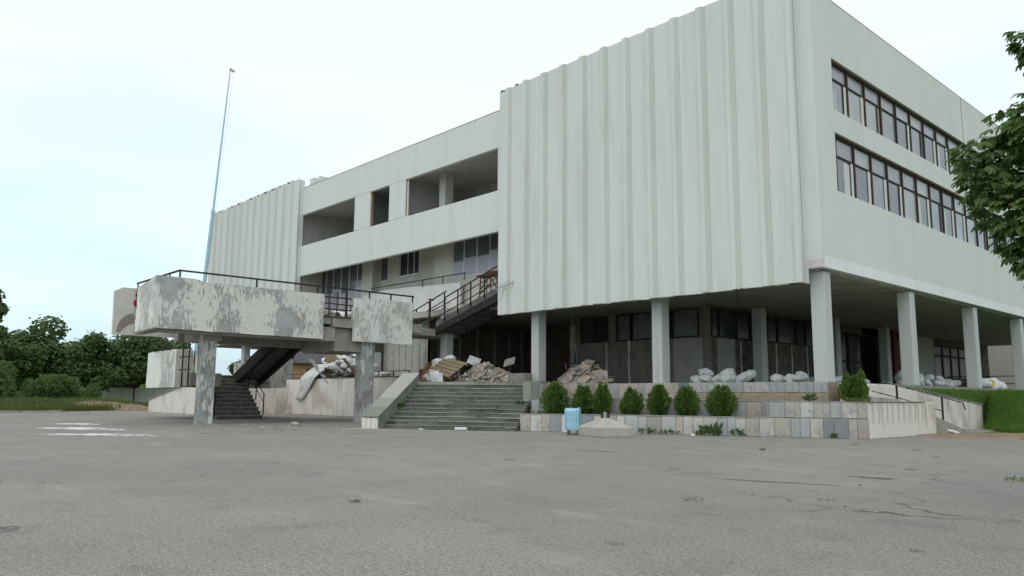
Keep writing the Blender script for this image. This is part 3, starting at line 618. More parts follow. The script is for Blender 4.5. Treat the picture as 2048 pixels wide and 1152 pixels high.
# ---- left rendered front wall of the terrace and the left ramp wall
LW = empty('terrace_front_wall', (-53, 29.8, 0), 'tall white rendered terrace wall streaked with dirt, behind the concrete staircase', 'wall')
b = MB(); b.box(-61.0, -42.2, 29.55, 29.88, 0, 2.76); b.build('core', M_PLAST, LW, bevel=.02)
x = -60.95
while x < -42.3:
    l = min(U(.35, .8), -42.2-x); b = MB(); b.box(x+.004, x+l-.006, 29.52+U(-.012, .012), 29.549, .02+U(0, .04), 2.73-U(0, .05)); b.build('render_panel', M_PLAST, LW); x += l
box('coping', M_CONCD, LW, -61.0, -42.2, 29.5, 29.92, 2.762, 2.81)
GR = LW
b = MB(); b.tube([(-60.5, 29.72, 3.16), (-42.3, 29.72, 3.16)], .028, 6); b.build('top_rail', M_RAIL, GR)
for i in range(11):
    b = MB(); xx = -60.4+1.8*i; b.bar((xx, 29.72, 2.81), (xx, 29.72, 3.14), .055); b.build('post', M_RAIL, GR)
LR = empty('left_ramp_wall', (-66, 22.8, 0), 'white rendered ramp wall sloping down to the left beyond the staircase', 'wall')
zt = lambda v: .95+(v+71.2)*.147
x = -71.2
while x < -58.9:
    l = min(U(.5, 1.0), -58.8-x)
    b = MB(); b.extr([(x+.004, 22.8, 0), (x+l-.005, 22.8, 0), (x+l-.005, 22.8, zt(x+l)), (x+.004, 22.8, zt(x))], (0, .3+U(0, .01), 0)); b.build('render_panel', M_PLAST, LR); x += l
b = MB(); b.extr([(-71.3, 22.74, zt(-71.3)+.01), (-58.7, 22.74, zt(-58.7)+.01), (-58.7, 22.74, zt(-58.7)+.07), (-71.3, 22.74, zt(-71.3)+.07)], (0, .42, 0)); b.build('cap', M_CONC, LR)
b = MB(); b.box(-59.2, -58.9, 23.12, 29.5, 0, 2.6); b.build('return_wall', M_PLAST, LR)

# ================================================================ CONCRETE STAIRCASE
CS = empty('concrete_staircase', (-43, 20, 0), 'grey outdoor concrete staircase and walkway with peeling white parapet panels on two piers', 'staircase')
XF = -38.6
def panel(pts, d, m, sub=.16):
    """parapet panel: outer face subdivided and roughened, chipped rim"""
    b = MB(); b.extr(pts, d); o = b.build('parapet_panel', m, CS)
    bm = bmesh.new(); bm.from_mesh(o.data)
    for _ in range(4):
        es = [e for e in bm.edges if e.calc_length() > sub*2]
        if not es: break
        bmesh.ops.subdivide_edges(bm, edges=es, cuts=1, use_grid_fill=True)
    bm.normal_update()
    for v in bm.verts:
        k = mnoise.noise(v.co*2.3)*.02+mnoise.noise(v.co*7)*.012
        v.co += v.normal*k + Vector((0, 0, mnoise.noise(v.co*5+Vector((5, 0, 0)))*.02))
    bm.to_mesh(o.data); bm.free(); return o
panel([(XF, 12.33, 4.62), (XF, 21.25, 4.57), (XF, 21.25, 7.06), (XF, 14.6, 7.02), (XF, 14.2, 7.13), (XF, 12.33, 7.14)], (-.26, 0, 0), M_PEEL)
panel([(XF, 23.25, 4.56), (XF, 27.2, 4.53), (XF, 27.2, 7.1), (XF, 26.0, 7.06), (XF, 25.2, 7.16), (XF, 23.25, 7.02)], (-.28, 0, 0), M_PEELW)
panel([(-41.35, 12.33, 4.56), (XF-.27, 12.33, 4.60), (XF-.27, 12.33, 7.12), (-39.7, 12.33, 7.0), (-41.35, 12.33, 6.8)], (0, .26, 0), M_PEELW)
panel([(-46.0, 12.6, 4.72), (-46.0, 28.0, 4.72), (-46.0, 28.0, 7.2), (-46.0, 12.95, 7.34), (-46.0, 12.55, 7.1)], (-.26, 0, 0), m_plain('cream_panel', (.62, .61, .56), (.54, .525, .475), 1.5, .9, .15, .012))
# slabs and girders
def part(name, m, *q, bevel=.02): return box(name, m, CS, *q, bevel=bevel)
part('walkway_slab', M_CONC, -42.6, XF-.3, 12.62, 21.9, 5.45, 5.84)
part('walkway_slab', M_CONC, -45.97, -42.61, 15.5, 21.9, 5.45, 5.84)
part('walkway_slab', M_CONC, -43.9, XF-.25, 21.95, 28.1, 5.3, 5.84)
part('walkway_slab', M_CONC, -44.1, -41.5, 28.15, 33.0, 5.42, 5.9)
part('girder', M_CONC, -39.9, -38.95, 12.7, 22.2, 4.5, 5.29)
part('girder', M_CONC, -43.6, -42.9, 15.0, 28, 4.3, 5.29)
part('girder', M_CONC, -42.85, -39.95, 15.3, 16.2, 4.25, 5.29)
part('girder', M_CONC, -42.85, -39.2, 22.3, 24.9, 3.98, 5.28)
part('end_girder', M_CONC, -42.85, -39.95, 12.7, 13.2, 4.55, 5.29)
part('moss_strip', m_plain('moss', (.09, .10, .04), (.16, .14, .09), 6, 1, .05, .03), XF-.40, XF-.16, 21.4, 23.1, 5.845, 5.92)
def pier(x0, x1, ya, yb_, z1):
    b = MB(); b.box(x0, x1, ya, yb_, 0, z1); o = b.build('pier', M_PIER, CS)
    bm = bmesh.new(); bm.from_mesh(o.data)
    for _ in range(4): bmesh.ops.subdivide_edges(bm, edges=[e for e in bm.edges if e.calc_length() > .3], cuts=1, use_grid_fill=True)
    bm.normal_update()
    for v in bm.verts: v.co += v.normal*(mnoise.noise(v.co*3)*.018+mnoise.noise(v.co*9)*.008)
    bm.to_mesh(o.data); bm.free()
pier(-40.75, -40.15, 15.3, 16.02, 4.6); pier(-39.75, -39.15, 24.05, 24.95, 4.6)
thing_ft = sheet('pier_footing', -40.4, 15.6, .62, .58, 0, .006, M_LIME, 21, kind='structure', h=.02)
# flight one: ground -> half landing, climbing towards -X
LZ = 2.75
for k in range(11):
    x = -47.0-.31*k; z = .25*k
    b = MB(); b.box(-50.41, x, 19.0, 21.9, max(0, z-.16) if k > 5 else max(0, z), z+.20); stq = b.build('step', M_CONCD, CS, bevel=.015)
    b = MB(); b.box(x-.33, x+.03, 18.98, 21.93, z+.202, z+.25); b.build('tread', m_plain('pale_tread', (.30, .29, .26), (.20, .19, .17), 3, .95, .1, .01) if k == 0 else bpy.data.materials['pale_tread'], stq, bevel=.01)  # tread slab paler than the step below it
# half landing with its box parapets
part('half_landing', M_CONC, -53.4, -50.42, 17.15, 24.3, 2.35, LZ)
part('landing_beam', M_SOF, -53.0, -50.5, 17.4, 24.1, 1.95, 2.34)
panel([(-53.4, 16.85, 1.9), (-48.3, 16.85, 1.9), (-48.3, 16.85, 4.2), (-53.4, 16.85, 4.15)], (0, .26, 0), M_PEELW)
panel([(-48.2, 17.12, 1.92), (-48.2, 17.9, 1.92), (-48.2, 17.9, 3.2), (-48.2, 17.8, 4.18), (-48.2, 17.12, 4.2)], (-.26, 0, 0), M_PEEL)
panel([(-49.6, 23.6, 1.98), (-49.6, 24.7, 1.98), (-49.6, 24.7, 4.0), (-49.6, 23.6, 3.7)], (-.26, 0, 0), M_PEEL)
panel([(-53.4, 17.2, 2.0), (-53.4, 20.5, 2.0), (-53.4, 20.5, 4.2), (-53.4, 17.2, 4.2)], (.24, 0, 0), M_PEELW)
panel([(-53.4, 22.6, 2.0), (-53.4, 24.3, 2.0), (-53.4, 24.3, 3.8), (-53.4, 22.6, 3.7)], (.24, 0, 0), M_PEELW)
part('landing_slab', M_CONC, -50.41, -48.3, 17.15, 18.9, 2.35, LZ)
# flight two: half landing -> walkway, climbing towards +X, seen from below
b = MB(); b.extr([(-50.3, 21.2, 2.05), (-42.9, 21.2, 5.0), (-42.9, 21.2, 5.8), (-50.3, 21.2, LZ)], (0, .26, 0)); b.build('stringer', M_STRING, CS)
b = MB(); b.extr([(-50.3, 22.85, 2.05), (-42.9, 22.85, 5.0), (-42.9, 22.85, 5.8), (-50.3, 22.85, LZ)], (0, .26, 0)); b.build('stringer', M_STRING, CS)
for k in range(13):
    x = -50.1+.55*k; z = LZ+.235*k
    b = MB(); b.extr([(x, 21.465, z-.3), (x+.55, 21.465, z-.3+.235), (x+.55, 21.465, z+.235), (x, 21.465, z+.235)], (0, 1.38, 0)); b.build('step', M_CONCD, CS)
# flight three: walkway -> balcony, climbing towards +X
b = MB(); b.extr([(-41.5, 30.92, 5.52), (-35.1, 30.92, 7.2), (-35.1, 30.92, 7.72), (-41.5, 30.92, 5.95)], (0, .22, 0)); b.build('stringer', M_STRING, CS)
b = MB(); b.extr([(-41.5, 33.2, 5.52), (-35.1, 33.2, 7.2), (-35.1, 33.2, 7.72), (-41.5, 33.2, 5.95)], (0, .09, 0)); b.build('stringer', M_STRING, CS)
for k in range(12):
    x = -41.4+.52*k; z = 5.9+.155*k
    b = MB(); b.box(x, x+.56, 31.15, 33.19, z-.25, z+.155); b.build('step', M_CONCD, CS, bevel=.012)
b = MB(); b.extr([(-41.4, 31.05, 5.98), (-35.15, 31.05, 7.75), (-35.15, 31.05, 8.15), (-41.4, 31.05, 6.38)], (0, .08, 0)); b.build('side_plate', M_CONCD, CS)
part('slab_nose', M_CONC, -41.49, -41.2, 27.3, 30.9, 5.4, 5.84)
b = MB(); b.extr([(-54.2, 33.3, 5.95), (-41.7, 33.3, 5.95), (-41.7, 33.3, 9.3), (-48.5, 33.3, 9.6), (-51.5, 33.3, 9.66), (-54.2, 33.3, 9.5)], (0, .2, 0)); b.build('white_parapet', m_plain('white_render', (.78, .78, .76), (.66, .66, .63), 1.5, .9, .2, .01), CS)
# ---- railings of the staircase
RL = CS
def rail(pts, r=.03, m=M_RAIL, name='top_rail'):
    b = MB(); b.tube(pts, r, 6); return b.build(name, m, RL)
def post(x, y, z0, z1, wd=.06, m=M_RAIL):
    b = MB(); b.bar((x, y, z0), (x, y, z1), wd); return b.build('post', m, RL)
def brail(a, c, wd=.045, m=M_RAIL, name='mid_rail'):
    b = MB(); b.bar(a, c, wd, wd*1.2); return b.build(name, m, RL)
brail((-46.05, 13.68, 7.62), (-39.5, 13.68, 7.62), .07, name='top_rail'); brail((-39.5, 13.70, 7.62), (-39.5, 27.9, 7.6), .07, name='top_rail')
for y in (13.7, 17.7, 21.3, 23.2, 24.7, 26.2, 27.8): post(-39.5, y, 5.85, 7.6, .07)
for x in (-45.9, -44.3, -42.3, -40.9): post(x, 13.68, 5.85, 7.6, .06)
for z in (6.3, 6.98): brail((-38.95, 21.3, z), (-38.95, 23.2, z), .06)
for y in (21.75, 22.25, 22.8): post(-38.95, y, 5.6, 7.3, .05)
brail((-45.8, 16, 7.55), (-45.8, 27.8, 7.5), .06, name='top_rail')
for i in range(6): post(-45.8, 16.2+2.2*i, 5.85, 7.5)
# flight three, near side and far side
def zs(x): return 5.98+(x+41.5)*.287
for i, x in enumerate((-42.0, -40.35, -39.0, -37.7, -36.38)): post(x, 30.97, zs(x)+.05, zs(x)+(1.95 if i == 0 else 1.62), .07 if i else .1)
for dz, wd in ((1.6, .06), (1.15, .045), (.6, .045)): brail((-40.35, 30.97, zs(-40.35)+dz), (-35.2, 30.97, zs(-35.2)+dz), wd)
brail((-42.0, 30.97, 7.1), (-40.35, 30.97, zs(-40.35)+1.15)); brail((-42.0, 30.97, 6.5), (-40.35, 30.97, zs(-40.35)+.6)); brail((-42.1, 30.97, 7.95), (-41.6, 30.97, 7.85), .09)
for i, x in enumerate((-45.65, -44.0, -42.4)): post(x, 32.5, 5.95, zs(x)+1.95+.95, .07)
for dz, wd in ((2.88, .06), (2.3, .045), (1.8, .045), (1.4, .045)): brail((-47.3, 32.5, zs(-47.3)+dz), (-42.2, 32.5, zs(-42.2)+dz), wd)
brail((-44.1, 29.0, 7.0), (-41.6, 29.0, 7.0)); brail((-44.1, 29.0, 6.5), (-41.6, 29.0, 6.5))
# balcony rail far behind
for x in (-46, -43.6, -41.2): post(x, 33.25, 9.4, 9.9, .05)
brail((-53, 33.25, 9.95), (-41.0, 33.25, 9.9), .05, name='top_rail')
# flight one rails
rail([(-50.2, 18.95, 4.1), (-48.0, 18.95, 2.1)], .035, M_GREY)
rail([(-50.3, 21.95, 3.9), (-47.0, 21.95, 1.5)], .03); rail([(-50.3, 21.95, 3.4), (-47.0, 21.95, 1.0)], .022, name='mid_rail')
post(-48.0, 18.95, .7, 2.1); post(-49.5, 18.95, 1.9, 3.45); post(-47.3, 18.95, .2, 1.7)
for x, z in ((-47.05, .25), (-48.2, 1.2), (-49.4, 2.0)): post(x, 21.95, z, z+1.35)
rail([(-49.8, 22.1, 3.9), (-45.5, 22.1, 5.6)], .028)
# landing rails
for y in (18.1, 18.8, 19.7): post(-50.6, y, LZ, LZ+1.5, .06) if y < 18.9 else None
for x in (-47.6, -46.6): post(x, 17.0, 2.0, 4.6, .06)
brail((-48.2, 17.0, 4.55), (-46.3, 17.0, 4.55), .06); brail((-48.2, 17.0, 2.95), (-46.3, 17.0, 2.95), .05); brail((-48.2, 17.0, 3.7), (-46.3, 17.0, 3.7), .05)
part('landing_shelf', M_CONC, -48.2, -46.4, 17.05, 18.9, 2.0, 2.75)
brail((-53.3, 17.0, 4.55), (-48.4, 17.0, 4.7), .05, M_RAIL, 'top_rail'); post(-50.2, 17.0, 4.1, 4.65, .05)
b = MB(); b.extr([(-45.99, y, z) for y, z in ((14.05, 5.45), (14.0, 5.72), (13.45, 5.93), (13.1, 5.72), (12.86, 5.4), (12.74, 4.85), (12.95, 4.83), (13.12, 5.1), (13.4, 5.32), (13.7, 5.38))], (.006, 0, 0)); b.build('bare_patch', m_plain('bare_render', (.30, .265, .22), (.24, .21, .175), 4, .95, .1, .02), CS)
# red painted marks on the inner face of the far parapet
for y, z, s in ((13.72, 6.96, .11), (13.70, 6.5, .17)):
    b = MB(); b.extr([(-45.99, y+s*1.1*px, z+s*1.25*pz) for px, pz in ((-1, .2), (-.7, -.6), (0, -1), (.8, -.8), (1, .3), (.6, 1), (0, .75), (-.6, .9))], (.012, 0, 0)); b.build('red_paint_mark', M_RED, CS)
# ================================================================ VEGETATION
def m_leaf(name, a, b, c, scale=.6, rough=.55):
    k = NB(name); n = k.noise(scale, 3, .6); n2 = k.noise(scale*7, 2)
    col = k.mix(k.step(n, .35, .65), a, b); col = k.mix(k.math('MULTIPLY', k.step(n2, .5, .75), .6), col, c)
    m = k.done(col, rough, .25)
    tr = k.n('ShaderNodeBsdfTranslucent'); k.l(col, tr.inputs[0]); mx = k.n('ShaderNodeMixShader'); mx.inputs[0].default_value = .4
    k.l(k.b.outputs[0], mx.inputs[1]); k.l(tr.outputs[0], mx.inputs[2]); k.l(mx.outputs[0], k.t.nodes['Material Output'].inputs[0]); return m
M_LEAF_D = m_leaf('leaf_dark', (.075, .13, .043), (.11, .175, .056), (.155, .22, .07))
M_LEAF_M = m_leaf('leaf_mid', (.085, .145, .045), (.12, .19, .06), (.16, .225, .075))
M_LEAF_L = m_leaf('leaf_light', (.10, .155, .05), (.14, .20, .065), (.18, .235, .08))
M_LEAF_C = m_leaf('leaf_chestnut', (.085, .155, .045), (.13, .215, .062), (.185, .265, .085), 1.2, .4)
M_THUJA = m_leaf('thuja', (.08, .145, .03), (.12, .20, .042), (.175, .25, .06), 5, .7)
M_GRASS = m_leaf('grass', (.09, .195, .03), (.13, .25, .042), (.18, .28, .065), .5, .7)
M_GRASSY = m_leaf('grass_yellowish', (.10, .13, .035), (.15, .17, .05), (.20, .19, .08), .5, .7)
def rv(rnd):
    while True:
        v = Vector((rnd.uniform(-1, 1), rnd.uniform(-1, 1), rnd.uniform(-1, 1)))
        if .05 < v.length < 1: return v
def leaf_quad(b, p, n, s, rnd, asp=.7):
    n = n.normalized(); u = n.cross(rv(rnd)).normalized(); v = n.cross(u)
    b.add([p-u*s, p+v*s*asp, p+u*s, p-v*s*asp], [(0, 1, 2, 3)])
def tree(name, x, y, z0, h, rx, trunk_h, m, n, leaf, seed, label, group=None, clumps=14, cr=.42, trunk_r=.16, conic=0):
    rnd = random.Random(seed); t = empty(name, (x, y, z0), label, 'tree', group)
    ch = h-trunk_h; cz = z0+trunk_h+ch*.5
    cs = []
    for i in range(clumps):
        v = rv(rnd); f = (v.z+1)/2; w_ = (1-f*conic)*(.62+.3*(1-abs(2*f-.9)))
        cs.append((Vector((x+v.x*rx*w_*1.0, y+v.y*rx*w_, cz+v.z*ch*.42)), rx*cr*rnd.uniform(.65, 1.25)*(1-conic*f*.6)))
    tb = MB(); top = Vector((x+rnd.uniform(-.3, .3), y, z0+trunk_h+ch*.55))
    tb.tube([(x, y, z0-.1), (x+rnd.uniform(-.1, .1), y, z0+trunk_h), top], [trunk_r, trunk_r*.75, trunk_r*.3], 7)
    for c, r in cs:
        a = Vector((x, y, z0+trunk_h*.8+(c.z-z0-trunk_h)*.3)); tb.tube([a, a.lerp(c, .55)+Vector((0, 0, .15*r)), c], [trunk_r*.42, trunk_r*.25, trunk_r*.1], 5)
    tb.build('trunk', M_BARK, t)
    b = MB(); tot = sum(r*r for c, r in cs)
    for c, r in cs:
        for i in range(int(n*r*r/tot)):
            v = rv(rnd); v = v.normalized()*(v.length**.45)
            p = c+Vector((v.x*r, v.y*r, v.z*r*.82)); 
            if rnd.random() < .06: p += v*r*.35
            nn = v*.7+rv(rnd)*.8+Vector((0, 0, .5)); leaf_quad(b, p, nn, leaf*rnd.uniform(.6, 1.25), rnd)
    b.build('crown', m, t)
    return t
G1 = 'trees along the far left edge of the square'
tree('tall_tree', -93.3, 13.2, 0, 16.0, 2.5, 2.0, M_LEAF_D, 9000, .26, 1, 'tall dark narrow tree cut by the left edge of the picture', clumps=26, cr=.5, conic=.55, trunk_r=.3)
tree('broadleaf_tree', -109.8, 22.4, 0, 10.6, 4.6, 2.0, M_LEAF_D, 11000, .27, 2, 'broad round dark green tree behind the bushes, second from the left', clumps=22, trunk_r=.25)
tree('broadleaf_tree', -121.5, 28.5, 0, 8.2, 3.4, 1.6, M_LEAF_M, 6000, .28, 3, 'smaller lighter green tree in the gap between the two dark crowns', clumps=14)
tree('young_tree', -100.6, 26.6, 0, 8.6, 3.0, 1.6, M_LEAF_D, 8000, .23, 4, 'young bushy tree on a thin trunk in front of the white boundary wall', clumps=18, trunk_r=.09)
tree('young_tree', -104.5, 31.6, 0, 9.7, 4.2, 1.5, M_LEAF_D, 11000, .25, 5, 'dense green tree under the left end of the concrete walkway', clumps=22, trunk_r=.12)
tree('broadleaf_tree', -111, 37.6, 0, 9.4, 3.6, 1.6, M_LEAF_M, 8000, .27, 6, 'green tree right behind the half landing of the staircase', clumps=18)
tree('broadleaf_tree', -119, 46.5, 0, 7.4, 2.6, 1.2, M_LEAF_M, 4500, .28, 7, 'green tree seen through the lower staircase railing', clumps=12)
tree('broadleaf_tree', -118, 51, 0, 6.8, 2.4, 1.2, M_LEAF_M, 4000, .28, 8, 'green tree seen just under the sloping flight, left of the orange house', clumps=12)
tree('broadleaf_tree', -104, 17.6, 0, 9.0, 3.4, 1.4, M_LEAF_M, 8000, .25, 9, 'lighter green tree filling the gap between the tall dark tree and the round one', clumps=18)
tree('broadleaf_tree', -113, 33.0, 0, 8.6, 3.2, 1.4, M_LEAF_M, 7000, .26, 10, 'green tree behind the two young trees at the white boundary wall', clumps=16)
def bush(x, y, z0, h, rx, m, n, leaf, seed, label, up=0.5):
    rnd = random.Random(seed); t = empty('bush', (x, y, z0), label, 'bush'); b = MB(); sb = MB()
    cs = []
    for i in range(9):
        v = rv(rnd); cs.append((Vector((x+v.x*rx*.7, y+v.y*rx*.7, z0+h*(.45+.3*v.z))), rx*rnd.uniform(.35, .5)))
        sb.tube([(x+v.x*.3, y+v.y*.3, z0), cs[-1][0]], [.04, .015], 5)
    for i in range(n):
        c, r = rnd.choice(cs); v = rv(rnd); p = c+v*r; p.z = max(p.z, z0+.1)
        nn = v*.6+rv(rnd); leaf_quad(b, p, nn, leaf*rnd.uniform(.6, 1.3), rnd, .4)
    for i in range(n//14):
        a = rnd.uniform(0, 6.28); c, r = rnd.choice(cs); p = c+Vector((cos(a)*r*.6, sin(a)*r*.6, r*.6)); d = Vector((rnd.uniform(-.3, .3), rnd.uniform(-.3, .3), 1))*leaf*3.2
        b.add([p-Vector((leaf*.3, leaf*.2, 0)), p+Vector((leaf*.3, .2*leaf, 0)), p+d], [(0, 1, 2)])
    sb.build('stem', M_BARK, t); b.build('foliage', m, t)
bush(-84.5, 13.6, 0, 4.2, 2.9, M_LEAF_L, 6500, .18, 31, 'light green wild bush at the left edge of the picture, above the grass strip')
bush(-86.5, 18.8, 0, 3.9, 2.6, M_LEAF_L, 6500, .18, 32, 'light green wild bush below the gap in the trees, above the grass strip')
bush(-92, 23.4, 0, 2.8, 1.8, M_LEAF_M, 3500, .18, 33, 'mid green bush at the left end of the white boundary wall')
bush(-89, 9.5, 0, 5.0, 2.8, M_LEAF_M, 4500, .2, 34, 'mid green bush under the tall dark tree')
# far-off wood along the horizon
rnd = random.Random(50); b = MB()
for i in range(9000):
    a = rnd.uniform(-2.2, .55); d = rnd.uniform(300, 420); x, y = sin(a)*d, cos(a)*d
    hh = 7+4*mnoise.noise((a*9, 0, 0))+2*mnoise.noise((a*37, 3, 0)); leaf_quad(b, Vector((x, y, rnd.uniform(0, 1)**.7*hh)), rv(rnd)+Vector((-sin(a), -cos(a), .5)), rnd.uniform(.9, 1.9), rnd)
o = b.build('distant_wood', M_LEAF_D, kind='stuff'); tag(o, 'dark low line of distant woodland on the horizon', 'woodland')
# grass -------------------------------------------------------------
def blades(name, n, fn, hgt, wd, m, seed, label, cat='grass'):
    rnd = random.Random(seed); b = MB(); k = 0
    while k < n:
        q = fn(rnd)
        if q is None: continue
        x, y, z = q; a = rnd.uniform(0, 6.28); h = hgt*rnd.uniform(.5, 1.4); w_ = wd*rnd.uniform(.6, 1.3); lx, ly = rnd.uniform(-.5, .5)*h, rnd.uniform(-.5, .5)*h
        b.add([(x-cos(a)*w_, y-sin(a)*w_, z), (x+cos(a)*w_, y+sin(a)*w_, z), (x+lx, y+ly, z+h)], [(0, 1, 2)]); k += 1
    o = b.build(name, m, kind='stuff'); return tag(o, label, cat)
# bank beside the ramp
def bank_front(x):
    return 42.2-.35*(x+12)+4.9*math.exp(-(x+14.3)/1.6)
def bank_z(x, y):
    u = min(1, max(0, (y-bank_front(x))/(12.5-10.8*math.exp(-max(0, x+14.3)/3.0))))
    zl = .10+1.9*(u*u*(3-2*u))
    return zl+.06*mnoise.noise((x*.7, y*.7, 1))
bm_ = MB(); NX, NY = 26, 34; vs = []
xs_ = [-25 + 0*i for i in range(0)]
for j in range(NY+1):
    for i in range(NX+1):
        x = -14.29+22*(i/NX)**1.6; y = bank_front(x)-.25+30*j/NY
        vs.append((x, y, bank_z(x, y)-.05 if j else -.05))
fs = [(j*(NX+1)+i, j*(NX+1)+i+1, (j+1)*(NX+1)+i+1, (j+1)*(NX+1)+i) for j in range(NY) for i in range(NX)]
bm_.add(vs, fs); bm_.build('grass_bank', m_plain('bank_earth', (.065, .13, .024), (.085, .13, .035), 1.2, 1, .05, .04), smooth=True, kind='structure')
b = MB(); b.extr([(-14.62, 33.6, .0), (-14.62, 72, .0), (-14.62, 72, 2.0), (-14.62, 48, 1.9), (-14.62, 45, 1.9), (-14.62, 33.6, 2.1)], (-.32, 0, 0)); b.build('grass_verge', bpy.data.materials['bank_earth'], kind='structure')
def fb(rnd):
    x = rnd.uniform(-14.3, 3); j = rnd.random()**1.35*26; y = bank_front(x)+j
    if j < .7 and mnoise.noise((x*1.1, y*1.5, 4)) > .0: return None
    return x, y, bank_z(x, y)-.06
blades('bank_grass', 110000, fb, .17, .016, M_GRASS, 61, 'lush green grass on the bank beside the ramp wall')
blades('verge_grass', 4500, lambda r: (lambda q: (-14.95+.33*min(1, q*1.6)+.02, r.uniform(36, 62), 1.93-max(0, q-.62)*1.6))(r.random()), .2, .014, M_GRASS, 62, 'grass growing between the ramp wall and the building columns')
g1 = MB(); g1.prism([(-100, -10), (-69.7, -10), (-71.4, 15.8), (-77, 16.4), (-79, 25), (-72, 33), (-100, 60)], 0, .06); g1.build('grass_strip', m_plain('strip_earth', (.12, .14, .05), (.20, .17, .09), .7, 1, .05, .03), kind='structure')
def fs2(rnd):
    y = rnd.uniform(6, 27); x = rnd.uniform(-88, -70.3-max(0, (y-14))*.75)
    if mnoise.noise((x*.25, y*.25, 7)) < -.25: return None
    return x, y, .05
blades('strip_grass', 15000, fs2, .55, .05, M_GRASSY, 63, 'tall yellowish grass strip behind the far kerb')
blades('strip_weeds', 9000, lambda r: (lambda y: (r.uniform(-88, -78), y, .05))(r.uniform(8, 24)), .9, .06, M_LEAF_L, 64, 'taller weeds below the bushes at the left')
sheet('earth_mound', -78.6, 21.0, 2.2, 5.6, -.05, .03, M_DIRT, 8, kind='structure', h=.75, rough=.2)
KB = empty('kerb', (-70, 12, 0), 'pale concrete kerb along the far left edge of the asphalt', 'kerb')
for i in range(26):
    b = MB(); yy = -10+1.0*i; b.box(-69.8-max(0, yy-6)*.08, -69.55-max(0, yy-6)*.08, yy, yy+.97, 0, .16+U(-.015, .015)); b.build('kerbstone', M_CONC, KB)
BW = empty('boundary_wall', (-103, 29, 0), 'low white boundary wall behind the young trees', 'wall')
for i in range(8):
    f0, f1 = i/8, (i+1)/8; A_, B_ = Vector((-105.2, 23.5, 0)), Vector((-104.5, 37.5, 0)); p = A_.lerp(B_, f0+.002); q = A_.lerp(B_, f1-.002)
    b = MB(); b.prism([(p.x, p.y), (q.x, q.y), (q.x-.2, q.y), (p.x-.2, p.y)][::-1], 0, 2.25); b.build('wall_panel', M_FAC, BW)
# thuja shrubs ------------------------------------------------------
def thuja(x, y, z0, h, r, seed, label, lobes, n=3400, group='clipped evergreen shrubs in the planter'):
    rnd = random.Random(seed); t = empty('thuja_shrub', (x, y, z0), label, 'shrub', group); b = MB(); st = MB()
    lobes = lobes+[(rnd.uniform(-.5, .5)*r, rnd.uniform(.72, 1.08), rnd.uniform(.16, .3)) for _ in range(4)]
    for lx, lh, lr in lobes:
        st.tube([(x, y, z0), (x+lx*.5, y, z0+h*.3), (x+lx, y+rnd.uniform(-.1, .1), z0+h*lh*.8)], [.035, .022, .008], 5)
    for i in range(n):
        lx, lh, lr = rnd.choices(lobes, [q[2]**2 for q in lobes])[0]
        f = rnd.random()**.85; hh = h*lh
        prof = max(.05, max(0, sin(pi*min(1, f*.90+.07)))**.6)*(1-.18*f); rr = lr*r*prof
        a = rnd.uniform(0, 6.28); q = rnd.random()**.35; bump_ = 1+.38*mnoise.noise((cos(a)*2.6+seed, sin(a)*2.6, f*4.5))
        p = Vector((x+lx*(.35+.65*f)+cos(a)*rr*q*bump_, y+sin(a)*rr*q*bump_, z0+.04+f*hh*(1+.10*mnoise.noise((cos(a)*3+seed, sin(a)*3, 9)))+rnd.uniform(-.04, .10)))
        d = Vector((cos(a)*.5+rnd.uniform(-.35, .35), sin(a)*.5+rnd.uniform(-.35, .35), 1.0)).normalized()*rnd.uniform(.07, .16); s = d.cross(Vector((-sin(a), cos(a), 0))+rv(rnd)*.8).normalized()*rnd.uniform(.018, .04)
        b.add([p-d*.5, p+s, p+d*.6, p-s], [(0, 1, 2, 3)])
    st.build('stem', M_BARK, t); b.build('foliage', M_THUJA, t)
# planter line: along the front wall, centred between the two tiers
def on_bed(u, v=.68): q = PA_+D1*u+B1*v; return q.x, q.y
SH = [((1.41), 1.30, .70, [(0, 1, 1), (-.22, .78, .6), (.25, .72, .6)], 'full evergreen shrub in the planter, first from the steps'),
      ((2.69), 1.22, .58, [(0, .92, .9), (-.22, 1.02, .4), (.22, .95, .5)], 'evergreen shrub in the planter, second from the steps, right behind the blue bin'),
      ((3.54), 1.25, .55, [(0, .88, .9), (-.1, 1.05, .32), (.24, 1.0, .34)], 'evergreen shrub with two thin spires touching its neighbour, third from the steps'),
      ((4.83), 1.08, .62, [(-.05, .98, .62), (-.32, .55, .6), (.35, .62, .55), (.55, .80, .30), (-.02, 1.1, .22)], 'ragged open evergreen shrub with a side tuft, fourth from the steps'),
      ((6.02), 1.2, .50, [(0, 1, 1), (.12, .85, .6)], 'pointed evergreen shrub in the planter, fifth from the steps'),
      ((7.18), 1.15, .60, [(0, 1, 1), (-.2, .8, .7), (.22, .8, .7)], 'rounded evergreen shrub in the planter, third from the right'),
      ((8.63), 1.2, .66, [(0, 1, 1), (-.24, .82, .7), (.24, .78, .7)], 'large rounded evergreen shrub at the right end of the lower planter bed')]
for i, (u, h, r, lb, la) in enumerate(SH):
    x, y = on_bed(u); thuja(x, y, Z1-.06, h, r, 100+i, la, lb)
thuja(-13.75, 30.95, Z2-.1, 1.15, .58, 120, 'evergreen shrub with two upright tufts on the upper bed near the ramp', [(0, .8, 1), (-.3, .95, .5), (.32, 1.05, .45)])
